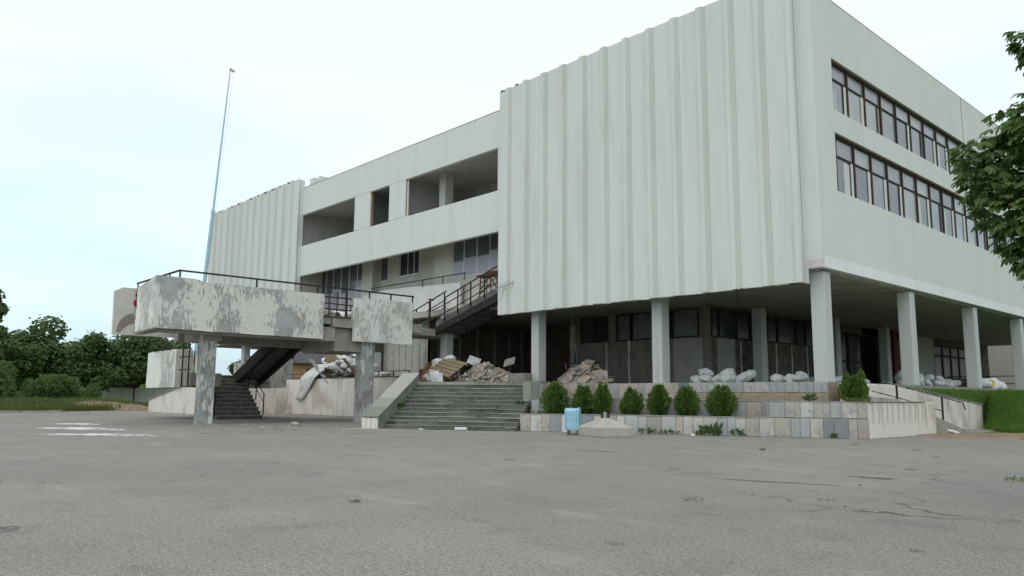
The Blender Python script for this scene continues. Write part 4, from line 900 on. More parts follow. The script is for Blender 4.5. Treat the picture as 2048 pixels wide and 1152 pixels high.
# small leafy plants on the beds and weeds along the foot of the walls
def weed(x, y, z, r, h, n, seed, m, label, group, name='weed_tuft', cat='weed'):
    rnd = random.Random(seed); b = MB()
    for i in range(n):
        a = rnd.uniform(0, 6.28); q = rnd.random()**.6*r; p = Vector((x+cos(a)*q, y+sin(a)*q, z+rnd.uniform(0, h*.55))); d = Vector((cos(a)*rnd.uniform(.2, 1), sin(a)*rnd.uniform(.2, 1), rnd.uniform(.3, 1.2))).normalized()*rnd.uniform(.5, 1)*h*.7
        s = d.cross(rv(rnd)).normalized()*d.length*rnd.uniform(.12, .3); b.add([p, p+d*.5+s, p+d, p+d*.5-s], [(0, 1, 2, 3)])
    o = b.build(name, m); rebase(o, (x, y, z)); return tag(o, label, cat, group)
weed(-13.45, 30.55, Z2-.06, .5, .28, 110, 201, M_LEAF_L, 'pale green leafy plant at the foot of the right shrub on the upper bed', None, 'leafy_plant', 'plant')
weed(-15.2, 30.3, Z2-.06, .14, .42, 40, 202, M_LEAF_M, 'small upright green plant against the upper terrace tiles', None, 'leafy_plant', 'plant')
weed(-24.0, 25.6, Z1-.05, .25, .3, 60, 203, M_LEAF_L, 'pale green plant between the first and second evergreen shrubs', None, 'leafy_plant', 'plant')
GW = 'weeds growing along the foot of the planter wall'
for i, (u, r, h, n) in enumerate(((5.95, .3, .3, 70), (6.7, .24, .25, 50), (7.15, .2, .2, 40), (8.05, .14, .22, 50), (8.55, .34, .5, 90), (9.6, .22, .34, 50), (10.9, .2, .1, 30), (13.2, .09, .2, 60))):
    q = PA_+D1*(u-.3)+N1*.12; weed(q.x, q.y, 0, r, h, n, 210+i, M_LEAF_M, 'green weed at the foot of the planter wall, '+('right of the concrete block', 'below the fifth shrub', 'just left of the sixth shrub', 'small, below the sixth shrub', 'tallest of all', 'below the seventh shrub', 'where both tiers become flush', 'nearest the rendered wall')[i], GW)
GA = 'weed tufts growing from cracks in the asphalt'
for i, (x, y, r, h) in enumerate(((-6.88, 9.96, .16, .06), (-4.6, 17.0, .2, .1), (-14.0, 12.8, .12, .04), (-5.6, 11.5, .14, .035), (-9.8, 6.0, .09, .06), (-12.1, 21.0, .08, .08), (-11.6, 26.0, .16, .06), (-9.2, 24.8, .15, .05), (-3.2, 8.4, .07, .03), (-16.4, 8.0, .14, .03), (-6.8, 17.8, .12, .04), (-17.6, 10.6, .16, .03), (-5.4, 6.4, .1, .03), (-7.9, 22.5, .12, .04))):
    weed(x, y, 0, r, h, 60, 230+i, M_LEAF_M, 'small green weed tuft in a crack of the open asphalt', GA)
for i, (s, r_, rad, h) in enumerate(((4.4, -.12, .45, .2), (3.6, 3.25, .5, .16), (4.8, 3.25, .7, .16), (5.6, 3.2, .4, .16), (.05, 1.35, .12, .3), (2.6, -.1, .4, .1), (.1, .2, .2, .16), (5.95, 1.9, .2, .25))):
    q = P(s, r_, 0); z = 0 if r_ < 0 else min(10, int(r_/RUN))*RISE+RISE*(1 if r_ < 3.2 else 1)
    weed(q.x, q.y, z-.02, rad, h, 80, 260+i, M_LEAF_M, 'low green weed sprouting between the stone steps', 'weeds between the stone steps')
q = PA_+D1*.9+B1*.7; weed(q.x, q.y, Z1-.06, .5, .22, 90, 280, M_LEAF_M, 'low green weeds at the corner of the planter next to the steps', None, 'leafy_plant', 'plant')
# ---- horse-chestnut at the right edge ------------------------------
def chestnut_leaf(seed):
    """palmate leaf: 5-7 drooping leaflets on a stalk, hanging from its origin"""
    rnd = random.Random(seed); b = MB(); n = rnd.choice((5, 6, 7)); L = .17
    b.bar((0, 0, 0), (.10, 0, .015), .004)
    for i in range(n):
        a = (i-(n-1)/2)*(2.3/(n-1)); l = L*(1-.30*abs(a)/1.2)*rnd.uniform(.85, 1.1); wd = l*.19; dr = rnd.uniform(.25, .75)
        o = Vector((.10, 0, .015)); d = Vector((cos(a), sin(a), 0)); sd_ = Vector((-sin(a), cos(a), 0)); pts = []
        for f, ww in ((0, .08), (.35, .55), (.68, 1.0), (.88, .7), (1.0, .06)):
            pts.append((o+d*l*f*(1-.15*dr*f)-Vector((0, 0, dr*l*f*f*.7)), ww*wd))
        vs = [p+sd_*w_+Vector((0, 0, .25*w_)) for p, w_ in pts]+[p for p, w_ in pts]+[p-sd_*w_+Vector((0, 0, .25*w_)) for p, w_ in pts]; m = len(pts)
        b.add(vs, [(k, k+1, m+k+1, m+k) for k in range(m-1)]+[(m+k, m+k+1, 2*m+k+1, 2*m+k) for k in range(m-1)])
    return b
SHF = RT0*.34
CT = empty('chestnut_tree', (-.6, 13.0, 0), 'horse chestnut tree with large hand-shaped leaves reaching in from the right', 'tree')
rnd = random.Random(77); lv = [chestnut_leaf(300+i) for i in range(5)]; lmesh = [q.mesh('leaf', M_LEAF_C) for q in lv]
tbx = Vector((-.6, 13.0, 0)); tb = MB(); tb.tube([tbx, tbx+Vector((.05, .05, 2.4)), tbx+Vector((-.1, .1, 5.2)), tbx+Vector((0, 0, 7.9))], [.24, .19, .13, .03], 9)
# limb tips (metres): the visible fringe first, then the rest of the crown
CL = [(-3.55, 12.1, 4.55, .34), (-3.62, 11.9, 4.95, .30), (-3.2, 12.3, 4.9, .42), (-3.3, 12.0, 4.2, .40), (-3.2, 12.5, 3.85, .40), (-3.0, 12.1, 3.45, .34), (-2.8, 12.3, 3.1, .26), (-3.15, 12.2, 5.35, .36), (-2.85, 12.0, 5.15, .4), (-2.75, 12.5, 4.5, .5), (-2.7, 12.0, 3.9, .5), (-2.6, 12.4, 5.75, .30), (-2.95, 12.3, 5.62, .22), (-2.55, 12.2, 6.35, .30), (-2.75, 12.1, 6.5, .2), (-2.45, 12.3, 6.05, .25), (-2.3, 12.4, 5.75, .36), (-2.25, 12.3, 6.3, .36), (-2.3, 12.5, 5.3, .4),
      (-2.35, 12.6, 3.4, .4), (-2.2, 12.3, 4.7, .5), (-2.1, 12.8, 5.4, .5), (-1.8, 12.3, 6.5, .6), (-1.6, 12.0, 5.2, .6), (-1.5, 12.9, 4.0, .6), (-1.9, 13.4, 4.8, .6), (-1.2, 13.6, 6.2, .7), (-.4, 12.0, 5.6, .8), (.6, 13.4, 5.0, .9), (.5, 12.6, 6.8, .8), (-.6, 13.2, 7.8, .8), (.9, 13.8, 3.9, .7), (-.5, 14.4, 4.9, .9), (-.4, 11.8, 4.0, .7), (1.4, 12.6, 4.6, .8), (-.6, 13.0, 8.2, .7), (.2, 12.6, 7.6, .7), (-1.2, 13.0, 7.2, .7), (-.2, 13.6, 6.6, .8)]
spots = []
for ci, (x, y, z, r) in enumerate(CL):
    c = Vector((x, y, z))+SHF*((.35 if 12 < ci else 1) if ci < 19 else .6); a = tbx+Vector((0, 0, max(2.2, min(7, z-1.0-.25*(tbx-c).xy.length)))); mid = a.lerp(c, .55)+Vector((0, 0, .25))
    tb.tube([a, mid, c+Vector((.1, 0, .02))], [.06, .035, .012], 6)
    k = int(95*(r/.4)**2 * (1.5 if ci < 19 else .7))
    for i in range(k):
        v = rv(rnd); v = v.normalized()*v.length**.5; p = c+Vector((v.x*r, v.y*r, v.z*r*.9))
        az = math.atan2(v.y, v.x)+rnd.uniform(-.7, .7); s = rnd.uniform(.7, 1.2)
        spots.append((p, az, rnd.uniform(-.1, .7), rnd.uniform(-.5, .5), s, rnd.randrange(5)))
tb.build('trunk', M_BARK, CT)
spots.sort(key=lambda q: (q[0]-Vector((0, 0, 1.5))).dot(RT)/(q[0]-Vector((0, 0, 1.5))).dot(F))
rest = MB()
for i, (p, az, tilt, roll, s, k) in enumerate(spots):
    if i < 300:
        o = link('leaf', lmesh[k], CT, loc=p, rot=(roll, tilt, az)); o.scale = (s, s, s)
    else:
        M_ = Matrix.Translation(p) @ Matrix.Rotation(az, 4, 'Z') @ Matrix.Rotation(tilt, 4, 'Y') @ Matrix.Rotation(roll, 4, 'X') @ Matrix.Scale(s, 4)
        rest.add([M_ @ Vector(v) for v in lv[k].v], lv[k].f)
o = rest.build('foliage', M_LEAF_C, CT, kind='stuff')
# ================================================================ LOOSE THINGS
# litter bin
LB = empty('litter_bin', (-21.85, 23.3, 0), 'pale blue tilting metal litter bin standing against the planter wall', 'litter bin')
ang = math.atan2(D1.y, D1.x); bd = D1; bn = N1
def lb(u, v, z): q = Vector((-21.8, 23.35, 0))+D1*u+N1*v; return Vector((q.x, q.y, z))
def bin_side(u0, u1, name, prof, m=M_BLUEM, bev=.02):
    b = MB(); b.extr([lb(u0, v, z) for v, z in prof], D1*(u1-u0)); return b.build(name, m, LB, bevel=bev)
bin_side(-.24, .20, 'body', [(-.16, .20), (.17, .20), (.22, .98), (.10, 1.06), (-.16, 1.06)])
bin_side(.205, .27, 'side_plate', [(-.20, .17), (.19, .19), (.25, 1.0), (.10, 1.09), (-.20, 1.09)])
bin_side(-.30, -.245, 'side_plate', [(-.20, .22), (.19, .2), (.24, .98), (.10, 1.07), (-.20, 1.07)])
bin_side(.272, .285, 'rib', [(-.02, .25), (.06, .25), (.10, .95), (.0, .95)], m_plain('dark_blue', (.20, .38, .48), (.16, .30, .40), 3), .0)  # rib in a darker blue than the bin
b = MB(); b.bar(lb(-.22, -.1, .03), lb(.22, -.1, .03), .03); b.bar(lb(-.2, .1, 0), lb(-.2, .1, .24), .035); b.bar(lb(.2, .1, 0), lb(.2, .1, .24), .035); b.bar(lb(-.2, -.1, 0), lb(-.2, -.1, .24), .035); b.bar(lb(.2, -.1, 0), lb(.2, -.1, .24), .035); b.build('stand', M_RUST, LB)
# pyramid-topped concrete block lying before the planter
CB = empty('concrete_cap_block', (-20.3, 23.4, 0), 'low pyramid-topped concrete block lying on the asphalt right of the blue bin', 'concrete block')
dx = Vector((.62, .785, 0)); dy = Vector((.785, -.62, 0)); o0 = Vector((-20.75, 23.95, 0))
E1 = (Vector((-19.86, 22.75, 0))-Vector((-21.55, 23.35, 0))); E2 = Vector((-19.35, 24.15, 0))-Vector((-19.86, 22.75, 0)); c0 = Vector((-21.55, 23.35, 0))
base = [c0, c0+E1, c0+E1+E2, c0+E2]; ctr = c0+(E1+E2)/2
b = MB(); n4 = [(p.x, p.y) for p in base]
vs = [(p.x, p.y, 0) for p in base]+[(p.x, p.y, .36) for p in base]+[tuple(ctr.lerp(p, .16)+Vector((0, 0, .70))) for p in base]
b.add(vs, [(3, 2, 1, 0), (0, 1, 5, 4), (1, 2, 6, 5), (2, 3, 7, 6), (3, 0, 4, 7), (4, 5, 9, 8), (5, 6, 10, 9), (6, 7, 11, 10), (7, 4, 8, 11), (8, 9, 10, 11)])
b.build('block', m_plain('pale_concrete', (.44, .43, .38), (.36, .35, .31), 2, .95, .15, .01), CB, bevel=.02)
for k in (-1, 1):
    b = MB(); q = ctr+D1*.13*k; b.bar(q+Vector((0, 0, .69)), q+Vector((0, 0, .93)), .035, .09); b.build('lug', M_RAIL, CB)
b = MB(); b.tube([ctr+Vector((0, 0, .69)), ctr+Vector((0, 0, .94))], .07, 8); b.build('socket', M_GREY, CB)
# flagpole
FP = empty('flagpole', (-73, 26.9, 0), 'tall pale blue steel flagpole with a stepped shaft behind the staircase', 'flagpole')
fp0 = Vector((-73.0, 26.9, 0)); lean = Vector((.040, .043, 1))
b = MB(); b.tube([fp0, fp0+lean*18.6], [.20, .155], 12); b.build('lower_shaft', M_BLUEP, FP)
b = MB(); b.tube([fp0+lean*18.55, fp0+lean*32.9], [.105, .05], 10); b.build('upper_shaft', M_BLUEP, FP)
b = MB(); b.tube([fp0+lean*18.4, fp0+lean*18.75], [.18, .18], 12); b.build('collar', M_BLUEP, FP)
b = MB(); q = fp0+lean*32.8; b.bar(q-RT0*.05, q+RT0*.38-Vector((0, 0, .25)), .12, .2); b.build('pulley', M_GREY, FP)
b = MB(); b.tube([q+RT0*.32-Vector((0, 0, .3)), fp0+RT0*.55+Vector((.1, .1, 9))], .007, 4); b.build('halyard', M_GREY, FP)
b = MB(); q = fp0+lean*8.6; b.bar(q, q+RT0*.45, .1); b.build('cleat', M_RAIL, FP)
# TV aerial sticking out at the corner of the big screen
AN = empty('tv_aerial', (-34.9, 30.6, 8), 'rusty TV aerial sticking out at the lower left corner of the fluted wall', 'aerial')
a0, a1 = Vector((-35.1, 30.55, 7.86)), Vector((-33.05, 30.35, 8.08))
b = MB(); b.bar(a0, a1, .035); b.build('boom', M_GREY, AN)
for i in range(7):
    f = .18+.12*i; q = a0.lerp(a1, f); d = Vector((.05, -.35, .42-.02*i)); b = MB(); b.bar(q-d*.55, q+d*.55, .02); b.build('element', M_GREY, AN)
b = MB(); b.tube([a1+Vector((.10*cos(t), 0, .10*sin(t))) for t in [i*.7 for i in range(9)]], .018, 5); b.build('loop', M_GREY, AN)
b = MB(); b.tube([a0.lerp(a1, .6), Vector((-34.4, 30.65, 7.4)), Vector((-34.85, 30.72, 7.0))], .012, 4); b.build('cable', M_RAIL, AN)
# rusty trestle on the balcony landing
TR = empty('scaffold_trestle', (-37.1, 32.2, 7.75), 'rusty builders trestle with a plank top on the landing beside the fluted wall', 'trestle')
b = MB(); b.box(-38.3, -35.9, 31.9, 32.6, 9.14, 9.24, .02); b.build('plank_top', M_RUST, TR)
b = MB(); b.box(-37.2, -36.0, 31.85, 32.5, 9.25, 9.36, .02); b.build('plank', M_DKWOOD, TR)
for x0, x1 in ((-37.9, -38.0), (-36.3, -36.1), (-37.0, -36.8)):
    for y in (31.95, 32.5):
        b = MB(); b.bar((x0, y, 9.14), (x1, y, 7.78), .06); b.build('leg', M_RUST if y < 32 else M_GREY, TR)
for a, c in (((-38, 31.94, 7.95), (-36.2, 31.94, 9.1)), ((-38, 31.94, 8.5), (-36, 31.94, 8.45)), ((-36.9, 31.94, 9.0), (-36.1, 31.94, 7.9)), ((-38.2, 31.96, 7.83), (-35.9, 31.96, 7.83)), ((-37.2, 31.93, 8.9), (-38.0, 31.93, 8.2))):
    b = MB(); b.bar(a, c, .055); b.build('brace', M_RUST, TR)
# blue folding table behind the slab heap
TB = empty('folding_table', (-32.6, 36, T), 'blue folding table frame standing in the shade behind the slab heap', 'table')
b = MB(); b.box(-34.2, -31.6, 35.7, 36.3, T+1.38, T+1.43); b.build('table_top', m_plain('dull_blue', (.05, .07, .20), (.04, .055, .15), 3), TB)
for x, dx_ in ((-34.0, .2), (-31.8, .25)):
    for y in (35.75, 36.25): b = MB(); b.bar((x, y, T+1.38), (x+dx_, y, T), .04); b.build('leg', M_GREY, TB)
# ---- sacks
def sack_mesh(seed, m):
    rnd = random.Random(seed); bm = bmesh.new(); bmesh.ops.create_icosphere(bm, subdivisions=3, radius=.5)
    for v in bm.verts:
        c = v.co.copy(); l = c.length
        c.x *= 1.15; c.z *= .62
        k = 1+.30*mnoise.noise(c*2.6+Vector((seed, 0, 0)))+.13*mnoise.noise(c*6+Vector((0, seed, 0)))-.16*abs(mnoise.noise(c*4.5+Vector((seed, 3, 0))))
        f = abs(mnoise.noise(Vector((c.x*4, c.y*10, c.z*4+seed))))*.24
        v.co = c*(k-f)
        if v.co.z < -.2: v.co.z = -.2-(abs(v.co.z)-.2)*.2
        if c.x > .38: v.co.y *= 1-.9*(c.x-.38)/.2; v.co.z += (c.x-.38)*.5*rnd.uniform(.6, 1.2); v.co.x += (c.x-.38)*.5
    me = bpy.data.meshes.new('sack'); bm.to_mesh(me); bm.free(); me.materials.append(m); me.polygons.foreach_set('use_smooth', [True]*len(me.polygons)); return me
SKW = [sack_mesh(i*3+1, M_SACK) for i in range(5)]; SKG = [sack_mesh(i*5+2, M_SACKG) for i in range(5)]
def sack(x, y, z, s, ms, label, group, rnd=random):
    me = rnd.choice(ms); o = link('rubble_sack', me, loc=(x, y, z+.22*s), rot=(rnd.uniform(-.3, .3), rnd.uniform(-.35, .35), rnd.uniform(0, 6.28))); o.scale = (s*rnd.uniform(.85, 1.15), s, s*rnd.uniform(.85, 1.25)); return tag(o, label, 'sack', group)
for x, y, z, s in ((-22.2, 32.9, 0, .78), (-21.7, 32.8, .0, .8), (-21.95, 33.1, .34, .75), (-21.1, 33.0, 0, .85), (-20.6, 32.9, .3, .72), (-20.4, 32.7, 0, .8), (-19.8, 32.9, 0, .9), (-19.6, 33.1, .25, .7)):
    sack(x, y, T+z, s, SKG, 'grey white rubble sack in the row behind the two largest right shrubs', 'rubble sacks in the middle of the terrace')
for pos, x, y, z, s in (('leftmost of four', -18.0, 32.8, 0, .7), ('second of four', -17.45, 33.0, .02, .75), ('rightmost of four', -16.95, 32.9, 0, .72), ('topmost of four', -17.1, 33.3, .2, .6)):
    sack(x, y, T+z, s, SKG, 'grey rubble sack left of the corner column, '+pos, 'rubble sacks next to the corner column')
for i in range(16):
    sack(-16.4-U(0, .9), 43.4+.46*i, T+(.34 if i % 3 == 1 else 0), U(.7, .9), SKG, 'grey rubble sack in the long heap behind the grass bank, under the side overhang', 'rubble sacks under the side overhang')
for x, y, z, s, lb_ in ((-16.0, 53.9, 0, 1.15, 'white sack with a yellow print beside the third side column'), (-15.9, 55.2, 0, 1.2, 'plump white sack next to the yellow printed sack'), (-15.9, 56.3, 0, 1.2, 'plump white sack at the right end of the row above the grass')):
    o = sack(x, y, T+z, s, SKW, lb_, None)
    if 'yellow' in lb_:
        b = MB(); b.add([(.0+.52, -.35, -.1), (.52, .3, -.1), (.5, .3, .25), (.5, -.35, .25)], [(0, 1, 2, 3)])
        bp = MB(); bp.box(-15.62, -15.44, 53.55, 54.3, T+.12, T+.5); q = bp.build('yellow_print', M_YEL, o)
        q.parent = None; q.parent = o; q.matrix_parent_inverse = (Matrix.Translation(o.location) @ o.rotation_euler.to_matrix().to_4x4() @ Matrix.Diagonal((*o.scale, 1))).inverted(); q.location = (0, 0, 0)
# ---- broken slabs and heaps
def slab_mesh(seed, m, s=.5, t=.05):
    rnd = random.Random(seed); n = rnd.choice((4, 5, 5, 6)); a0 = rnd.uniform(0, 6.28); b = MB()
    pts = [(s*rnd.uniform(.7, 1.2)*cos(a0+2*pi*i/n), s*rnd.uniform(.55, .9)*sin(a0+2*pi*i/n)) for i in range(n)]
    b.prism(pts, -t/2, t/2); return b.mesh('slab', m)
SLB = [slab_mesh(400+i, M_SLAB if i % 3 else M_SLABG, U(.34, .55), U(.05, .09)) for i in range(12)]
SLW = [slab_mesh(430+i, M_SACK, .4, .03) for i in range(4)]
def heap(cx, cy, z0, rx, ry, h, n, meshes, name, label, cat, group, core, seed, smin=.7, smax=1.1, tilt=.55, ang=0):
    rnd = random.Random(seed)
    def hz(u, v): d = math.hypot(u, v); return h*max(0, 1-d**1.25)*(1+.25*mnoise.noise((u*2+seed, v*2, 0)))
    b = MB(); N = 14; vs = []
    for j in range(N+1):
        for i in range(N+1):
            u, v = -1+2*i/N, -1+2*j/N; x, y = u*rx, v*ry
            vs.append((cx+x*cos(ang)-y*sin(ang), cy+x*sin(ang)+y*cos(ang), z0-.03+max(0, hz(u, v)*.88+.08*mnoise.noise((u*6, v*6, seed)))))
    b.add(vs, [(j*(N+1)+i, j*(N+1)+i+1, (j+1)*(N+1)+i+1, (j+1)*(N+1)+i) for j in range(N) for i in range(N)])
    o = b.build(core[0], core[1], kind='stuff'); tag(o, core[2], 'rubble')
    for i in range(n):
        a = rnd.uniform(0, 6.28); q = rnd.random()**.55*.95; u, v = cos(a)*q, sin(a)*q; x, y = u*rx, v*ry; e_ = .05
        gx = (hz(u+e_, v)-hz(u-e_, v))/(2*e_*rx); gy = (hz(u, v+e_)-hz(u, v-e_))/(2*e_*ry)
        nn = Vector((-gx*.8, -gy*.8, 1)).normalized(); rt = nn.to_track_quat('Z', 'Y').to_matrix().to_4x4() @ Matrix.Rotation(rnd.uniform(0, 6.28), 4, 'Z') @ Matrix.Rotation(rnd.uniform(-tilt, tilt), 4, 'X')
        s = rnd.uniform(smin, smax)
        o = link(name, rnd.choice(meshes), loc=(cx+x*cos(ang)-y*sin(ang), cy+x*sin(ang)+y*cos(ang), z0+hz(u, v)+.05+.03*rnd.random()), rot=rt.to_euler()); o.scale = (s, s, s); tag(o, label, cat, group)
heap(-36.3, 31.2, T, 2.7, 1.3, 1.35, 46, SLB, 'broken_slab', 'broken pinkish grey plaster slab in the heap at the top of the steps', 'slab', 'broken slabs heaped at the top of the steps', ('slab_rubble', M_SLABG, 'crumbled core of the slab heap at the top of the steps'), 1, .7, 1.2)
heap(-29.6, 32.8, T, 2.0, 1.0, 1.25, 34, SLB, 'broken_slab', 'broken pinkish grey plaster slab in the heap behind the first evergreen shrub', 'slab', 'broken slabs heaped behind the first shrub', ('slab_rubble', M_SLABG, 'crumbled core of the slab heap behind the first evergreen shrub'), 2, .7, 1.1)
heap(-42.0, 31.6, T, 2.3, 1.3, 1.75, 26, [slab_mesh(460+i, M_BRICK, .22, .09) for i in range(5)], 'brick_piece', 'broken orange brick piece in the heap left of the wooden pallet', 'brick', 'broken orange bricks left of the pallet', ('brick_rubble', M_BRICK, 'orange brick rubble heap left of the wooden pallet'), 3, .7, 1.4)
heap(-19.0, 38.5, T, 1.5, 3.0, .5, 10, SLB, 'broken_slab', 'broken slab on the low heap behind the right shrub', 'slab', 'broken slabs behind the right shrub', ('slab_rubble', M_SLABG, 'low dark rubble heap behind the shrub near the ramp'), 4)
ORD = ('first', 'second', 'third', 'fourth', 'fifth', 'last')
for i in range(6): sack(-17.0-.2*U(0, 2), 36.6+.62*i, T+.02, U(.6, .85), SKG, 'small grey sack behind the right shrub, %s from the left' % ORD[i], 'small sacks behind the right shrub')
# small splinters and crumbs lying over and around the heaps
def crumbs(name, cx, cy, z0, rx, ry, h, n, mats, seed, label, smin=.04, smax=.16):
    rnd = random.Random(seed)
    for mi, m in enumerate(mats):
        b = MB()
        for i in range(n//len(mats)):
            u, v = rnd.gauss(0, .5), rnd.gauss(0, .5); d = math.hypot(u, v); p = Vector((cx+u*rx, cy+v*ry, z0+h*max(0, 1-d**1.2)*rnd.uniform(.7, 1.08)+.03))
            a = rv(rnd)*rnd.uniform(smin, smax); c = rv(rnd)*rnd.uniform(smin, smax)*.8; e2 = a.cross(c).normalized()*.012
            b.add([p-a, p+c, p+a, p-c+e2*2, p-a+e2, p+c+e2, p+a+e2, p-c+e2*3], [(3, 2, 1, 0), (4, 5, 6, 7), (0, 1, 5, 4), (1, 2, 6, 5), (2, 3, 7, 6), (3, 0, 4, 7)])
        o = b.build(name, m, kind='stuff'); tag(o, label[mi], 'debris')
crumbs('debris_crumbs', -36.3, 31.0, T, 3.0, 1.5, 1.35, 420, (M_SLAB, M_SACK), 71, ('pinkish crumbs and splinters strewn over the slab heap at the top of the steps', 'white plaster crumbs strewn over the slab heap at the top of the steps'))
crumbs('debris_crumbs', -40.2, 30.8, T, 2.6, 1.2, 1.5, 420, (M_BRICK, M_SACK), 72, ('orange brick crumbs strewn around the wooden pallet', 'white shreds strewn around the wooden pallet'))
crumbs('debris_crumbs', -29.6, 32.5, T, 2.1, 1.1, 1.2, 260, (M_SLAB, M_SLABG), 73, ('pinkish crumbs on the heap behind the first evergreen shrub', 'grey crumbs on the heap behind the first evergreen shrub'))
crumbs('debris_crumbs', -53.2, 30.9, T+.4, 4.0, .9, 2.0, 900, (M_SACK, M_SLAB, M_DKWOOD, M_SACK), 74, ('white paper shreds over the rubbish heap behind the white wall', 'pinkish plaster crumbs over the rubbish heap behind the white wall', 'dark wood splinters over the rubbish heap behind the white wall', 'more white film shreds over the rubbish heap behind the white wall'), .08, .34)
crumbs('debris_crumbs', -40.2, 22.3, 5.86, 1.0, 1.0, .5, 160, (M_SACK, M_SLAB), 75, ('white shreds on the walkway between the two parapet panels', 'pinkish crumbs on the walkway between the two parapet panels'))
# pallet leaning on the heap
PLL = empty('wooden_pallet', (-38.4, 30.3, T), 'weathered wooden pallet lying tilted on the debris heap at the head of the steps', 'pallet')
pm = Matrix.Translation((-38.7, 30.0, T+1.02)) @ Matrix.Rotation(-.12, 4, 'Z') @ Matrix.Rotation(.16, 4, 'Y') @ Matrix.Rotation(.62, 4, 'X')
def pbox(name, x0, x1, y0, y1, z0, z1):
    b = MB(); b.box(x0, x1, y0, y1, z0, z1); b.v = [tuple(pm @ Vector(v)) for v in b.v]; b.build(name, M_WOOD, PLL)
for i in range(9): pbox('slat', -1.35+.3*i, -1.35+.3*i+.2, -.8, .8, .05, .08)
for j in range(5): pbox('cross_board', -1.4, 1.4, -.75+.32*j, -.75+.32*j+.13, .082, .11)
for y in (-.75, 0, .65): pbox('bearer', -1.35, 1.35, y, y+.1, -.06, .048)
GWB = 'white boards lying in front of the pallet'
for i, (x, y, z, rx_, ry_, rz_, l) in enumerate(((-38.6, 28.9, .35, .9, .2, .4, .85), (-38.0, 28.8, .38, 1.0, -.1, .5, .95), (-37.6, 28.6, .32, .8, .3, .2, .7), (-39.4, 29.3, .6, .7, .6, .2, .7))):
    b = MB(); b.box(-l/2, l/2, -.17, .17, -.012, .012); o = link('white_board', b.mesh('white_board', M_SACK), loc=(x, y, T+z), rot=(rx_, ry_+1.2, rz_)); tag(o, 'white broken board leaning in front of the wooden pallet', 'board', GWB)
for i, (x, y, z, s) in enumerate(((-40.4, 30.6, 1.3, .8), (-40.0, 30.3, .9, .9), (-39.6, 30.9, 1.5, .7), (-40.3, 29.9, .4, .8), (-39.8, 29.6, .15, .7))):
    sack(x, y, T+z, s, SKW, 'white plastic wrap crumpled between the orange bricks and the pallet', 'white plastic wrap beside the pallet')
b = MB(); b.box(-33.6, -32.3, 30.6, 31.2, T, T+.62); o = b.build('concrete_box_block', M_SLABG, bevel=.02); thing1(o, (-33, 30.9, T), 'dull concrete block at the right end of the slab heap, beside the first column', 'concrete block')
# grey slabs standing up in the top heap
for i, (x, y, z, r0, r1, r2, lb_) in enumerate(((-37.2, 30.9, 1.45, 1.2, .35, .7, 'pale upright board sticking up right of the pallet'), (-34.7, 31.6, 1.35, .95, -.25, .3, 'grey square slab standing tilted on top of the slab heap'))):
    b = MB(); b.box(-.38, .38, -.27, .27, -.03, .03); o = link('upright_slab', b.mesh('upright_slab', M_SACKG if i == 0 else M_SLABG), loc=(x, y, T+z), rot=(r0, r1, r2)); tag(o, lb_, 'slab')
# ---- rubbish heap behind the white wall
rnd = random.Random(9)
def rz(x): return 1.95*max(0, 1-abs((x+53.2)/4.6)**2.2)
b = MB(); b.prism([(-58, 30.1), (-48.6, 30.1), (-48.6, 33.0), (-58, 33.0)], T-.01, T+.5); o = b.build('rubbish_base', M_SLABG, kind='stuff'); tag(o, 'grey debris base of the rubbish heap behind the white wall', 'rubble')
for i in range(70):
    x = rnd.uniform(-56.6, -49.2); y = rnd.uniform(30.3, 32.4); hh = .45+rz(x)*(1-.25*abs(y-31.3)); z = T+rnd.random()**.6*hh
    sack(x, y, z, rnd.uniform(.6, 1.0), SKW, 'crumpled white rubbish sack in the heap behind the white terrace wall', 'white rubbish sacks behind the white wall', rnd)
for i in range(10):
    x = rnd.uniform(-57.2, -52); b = MB(); b.box(-.5, .5, -.35, .35, -.02, .02)
    o = link('plaster_sheet', b.mesh('plaster_sheet', M_SLAB), loc=(x, rnd.uniform(30.05, 30.6), T+rnd.uniform(.5, 1.3)), rot=(rnd.uniform(-.6, .6), rnd.uniform(-.5, .5), rnd.uniform(0, 3))); tag(o, 'broken plaster sheet low in the rubbish heap behind the white wall', 'plaster sheet', 'plaster sheets in the rubbish heap')
def plank(a, c, wd, m, label, name='plank'):
    b = MB(); b.bar(a, c, wd, wd*.3); o = b.build(name, m); thing1(o, a, label, 'plank')
plank((-52.6, 29.6, 2.45), (-56.0, 29.85, 4.3), .3, M_GREY, 'grey blue plank leaning down over the white wall')
plank((-48.2, 29.62, 2.6), (-51.0, 29.85, 4.2), .22, M_DKWOOD, 'dark brown board leaning over the white wall, right of the plastic sheet')
plank((-54.8, 30.2, 3.6), (-53.6, 30.3, 5.35), .14, M_WOOD, 'thin wooden batten sticking up out of the rubbish heap')
b = MB(); b.box(-.9, .9, -.05, .05, -.5, .5); o = link('cardboard_sheet', b.mesh('cardboard_sheet', M_CARD), loc=(-53.4, 30.3, T+2.0), rot=(.25, .5, .15)); tag(o, 'brown cardboard sheet on top of the white rubbish sacks', 'cardboard')
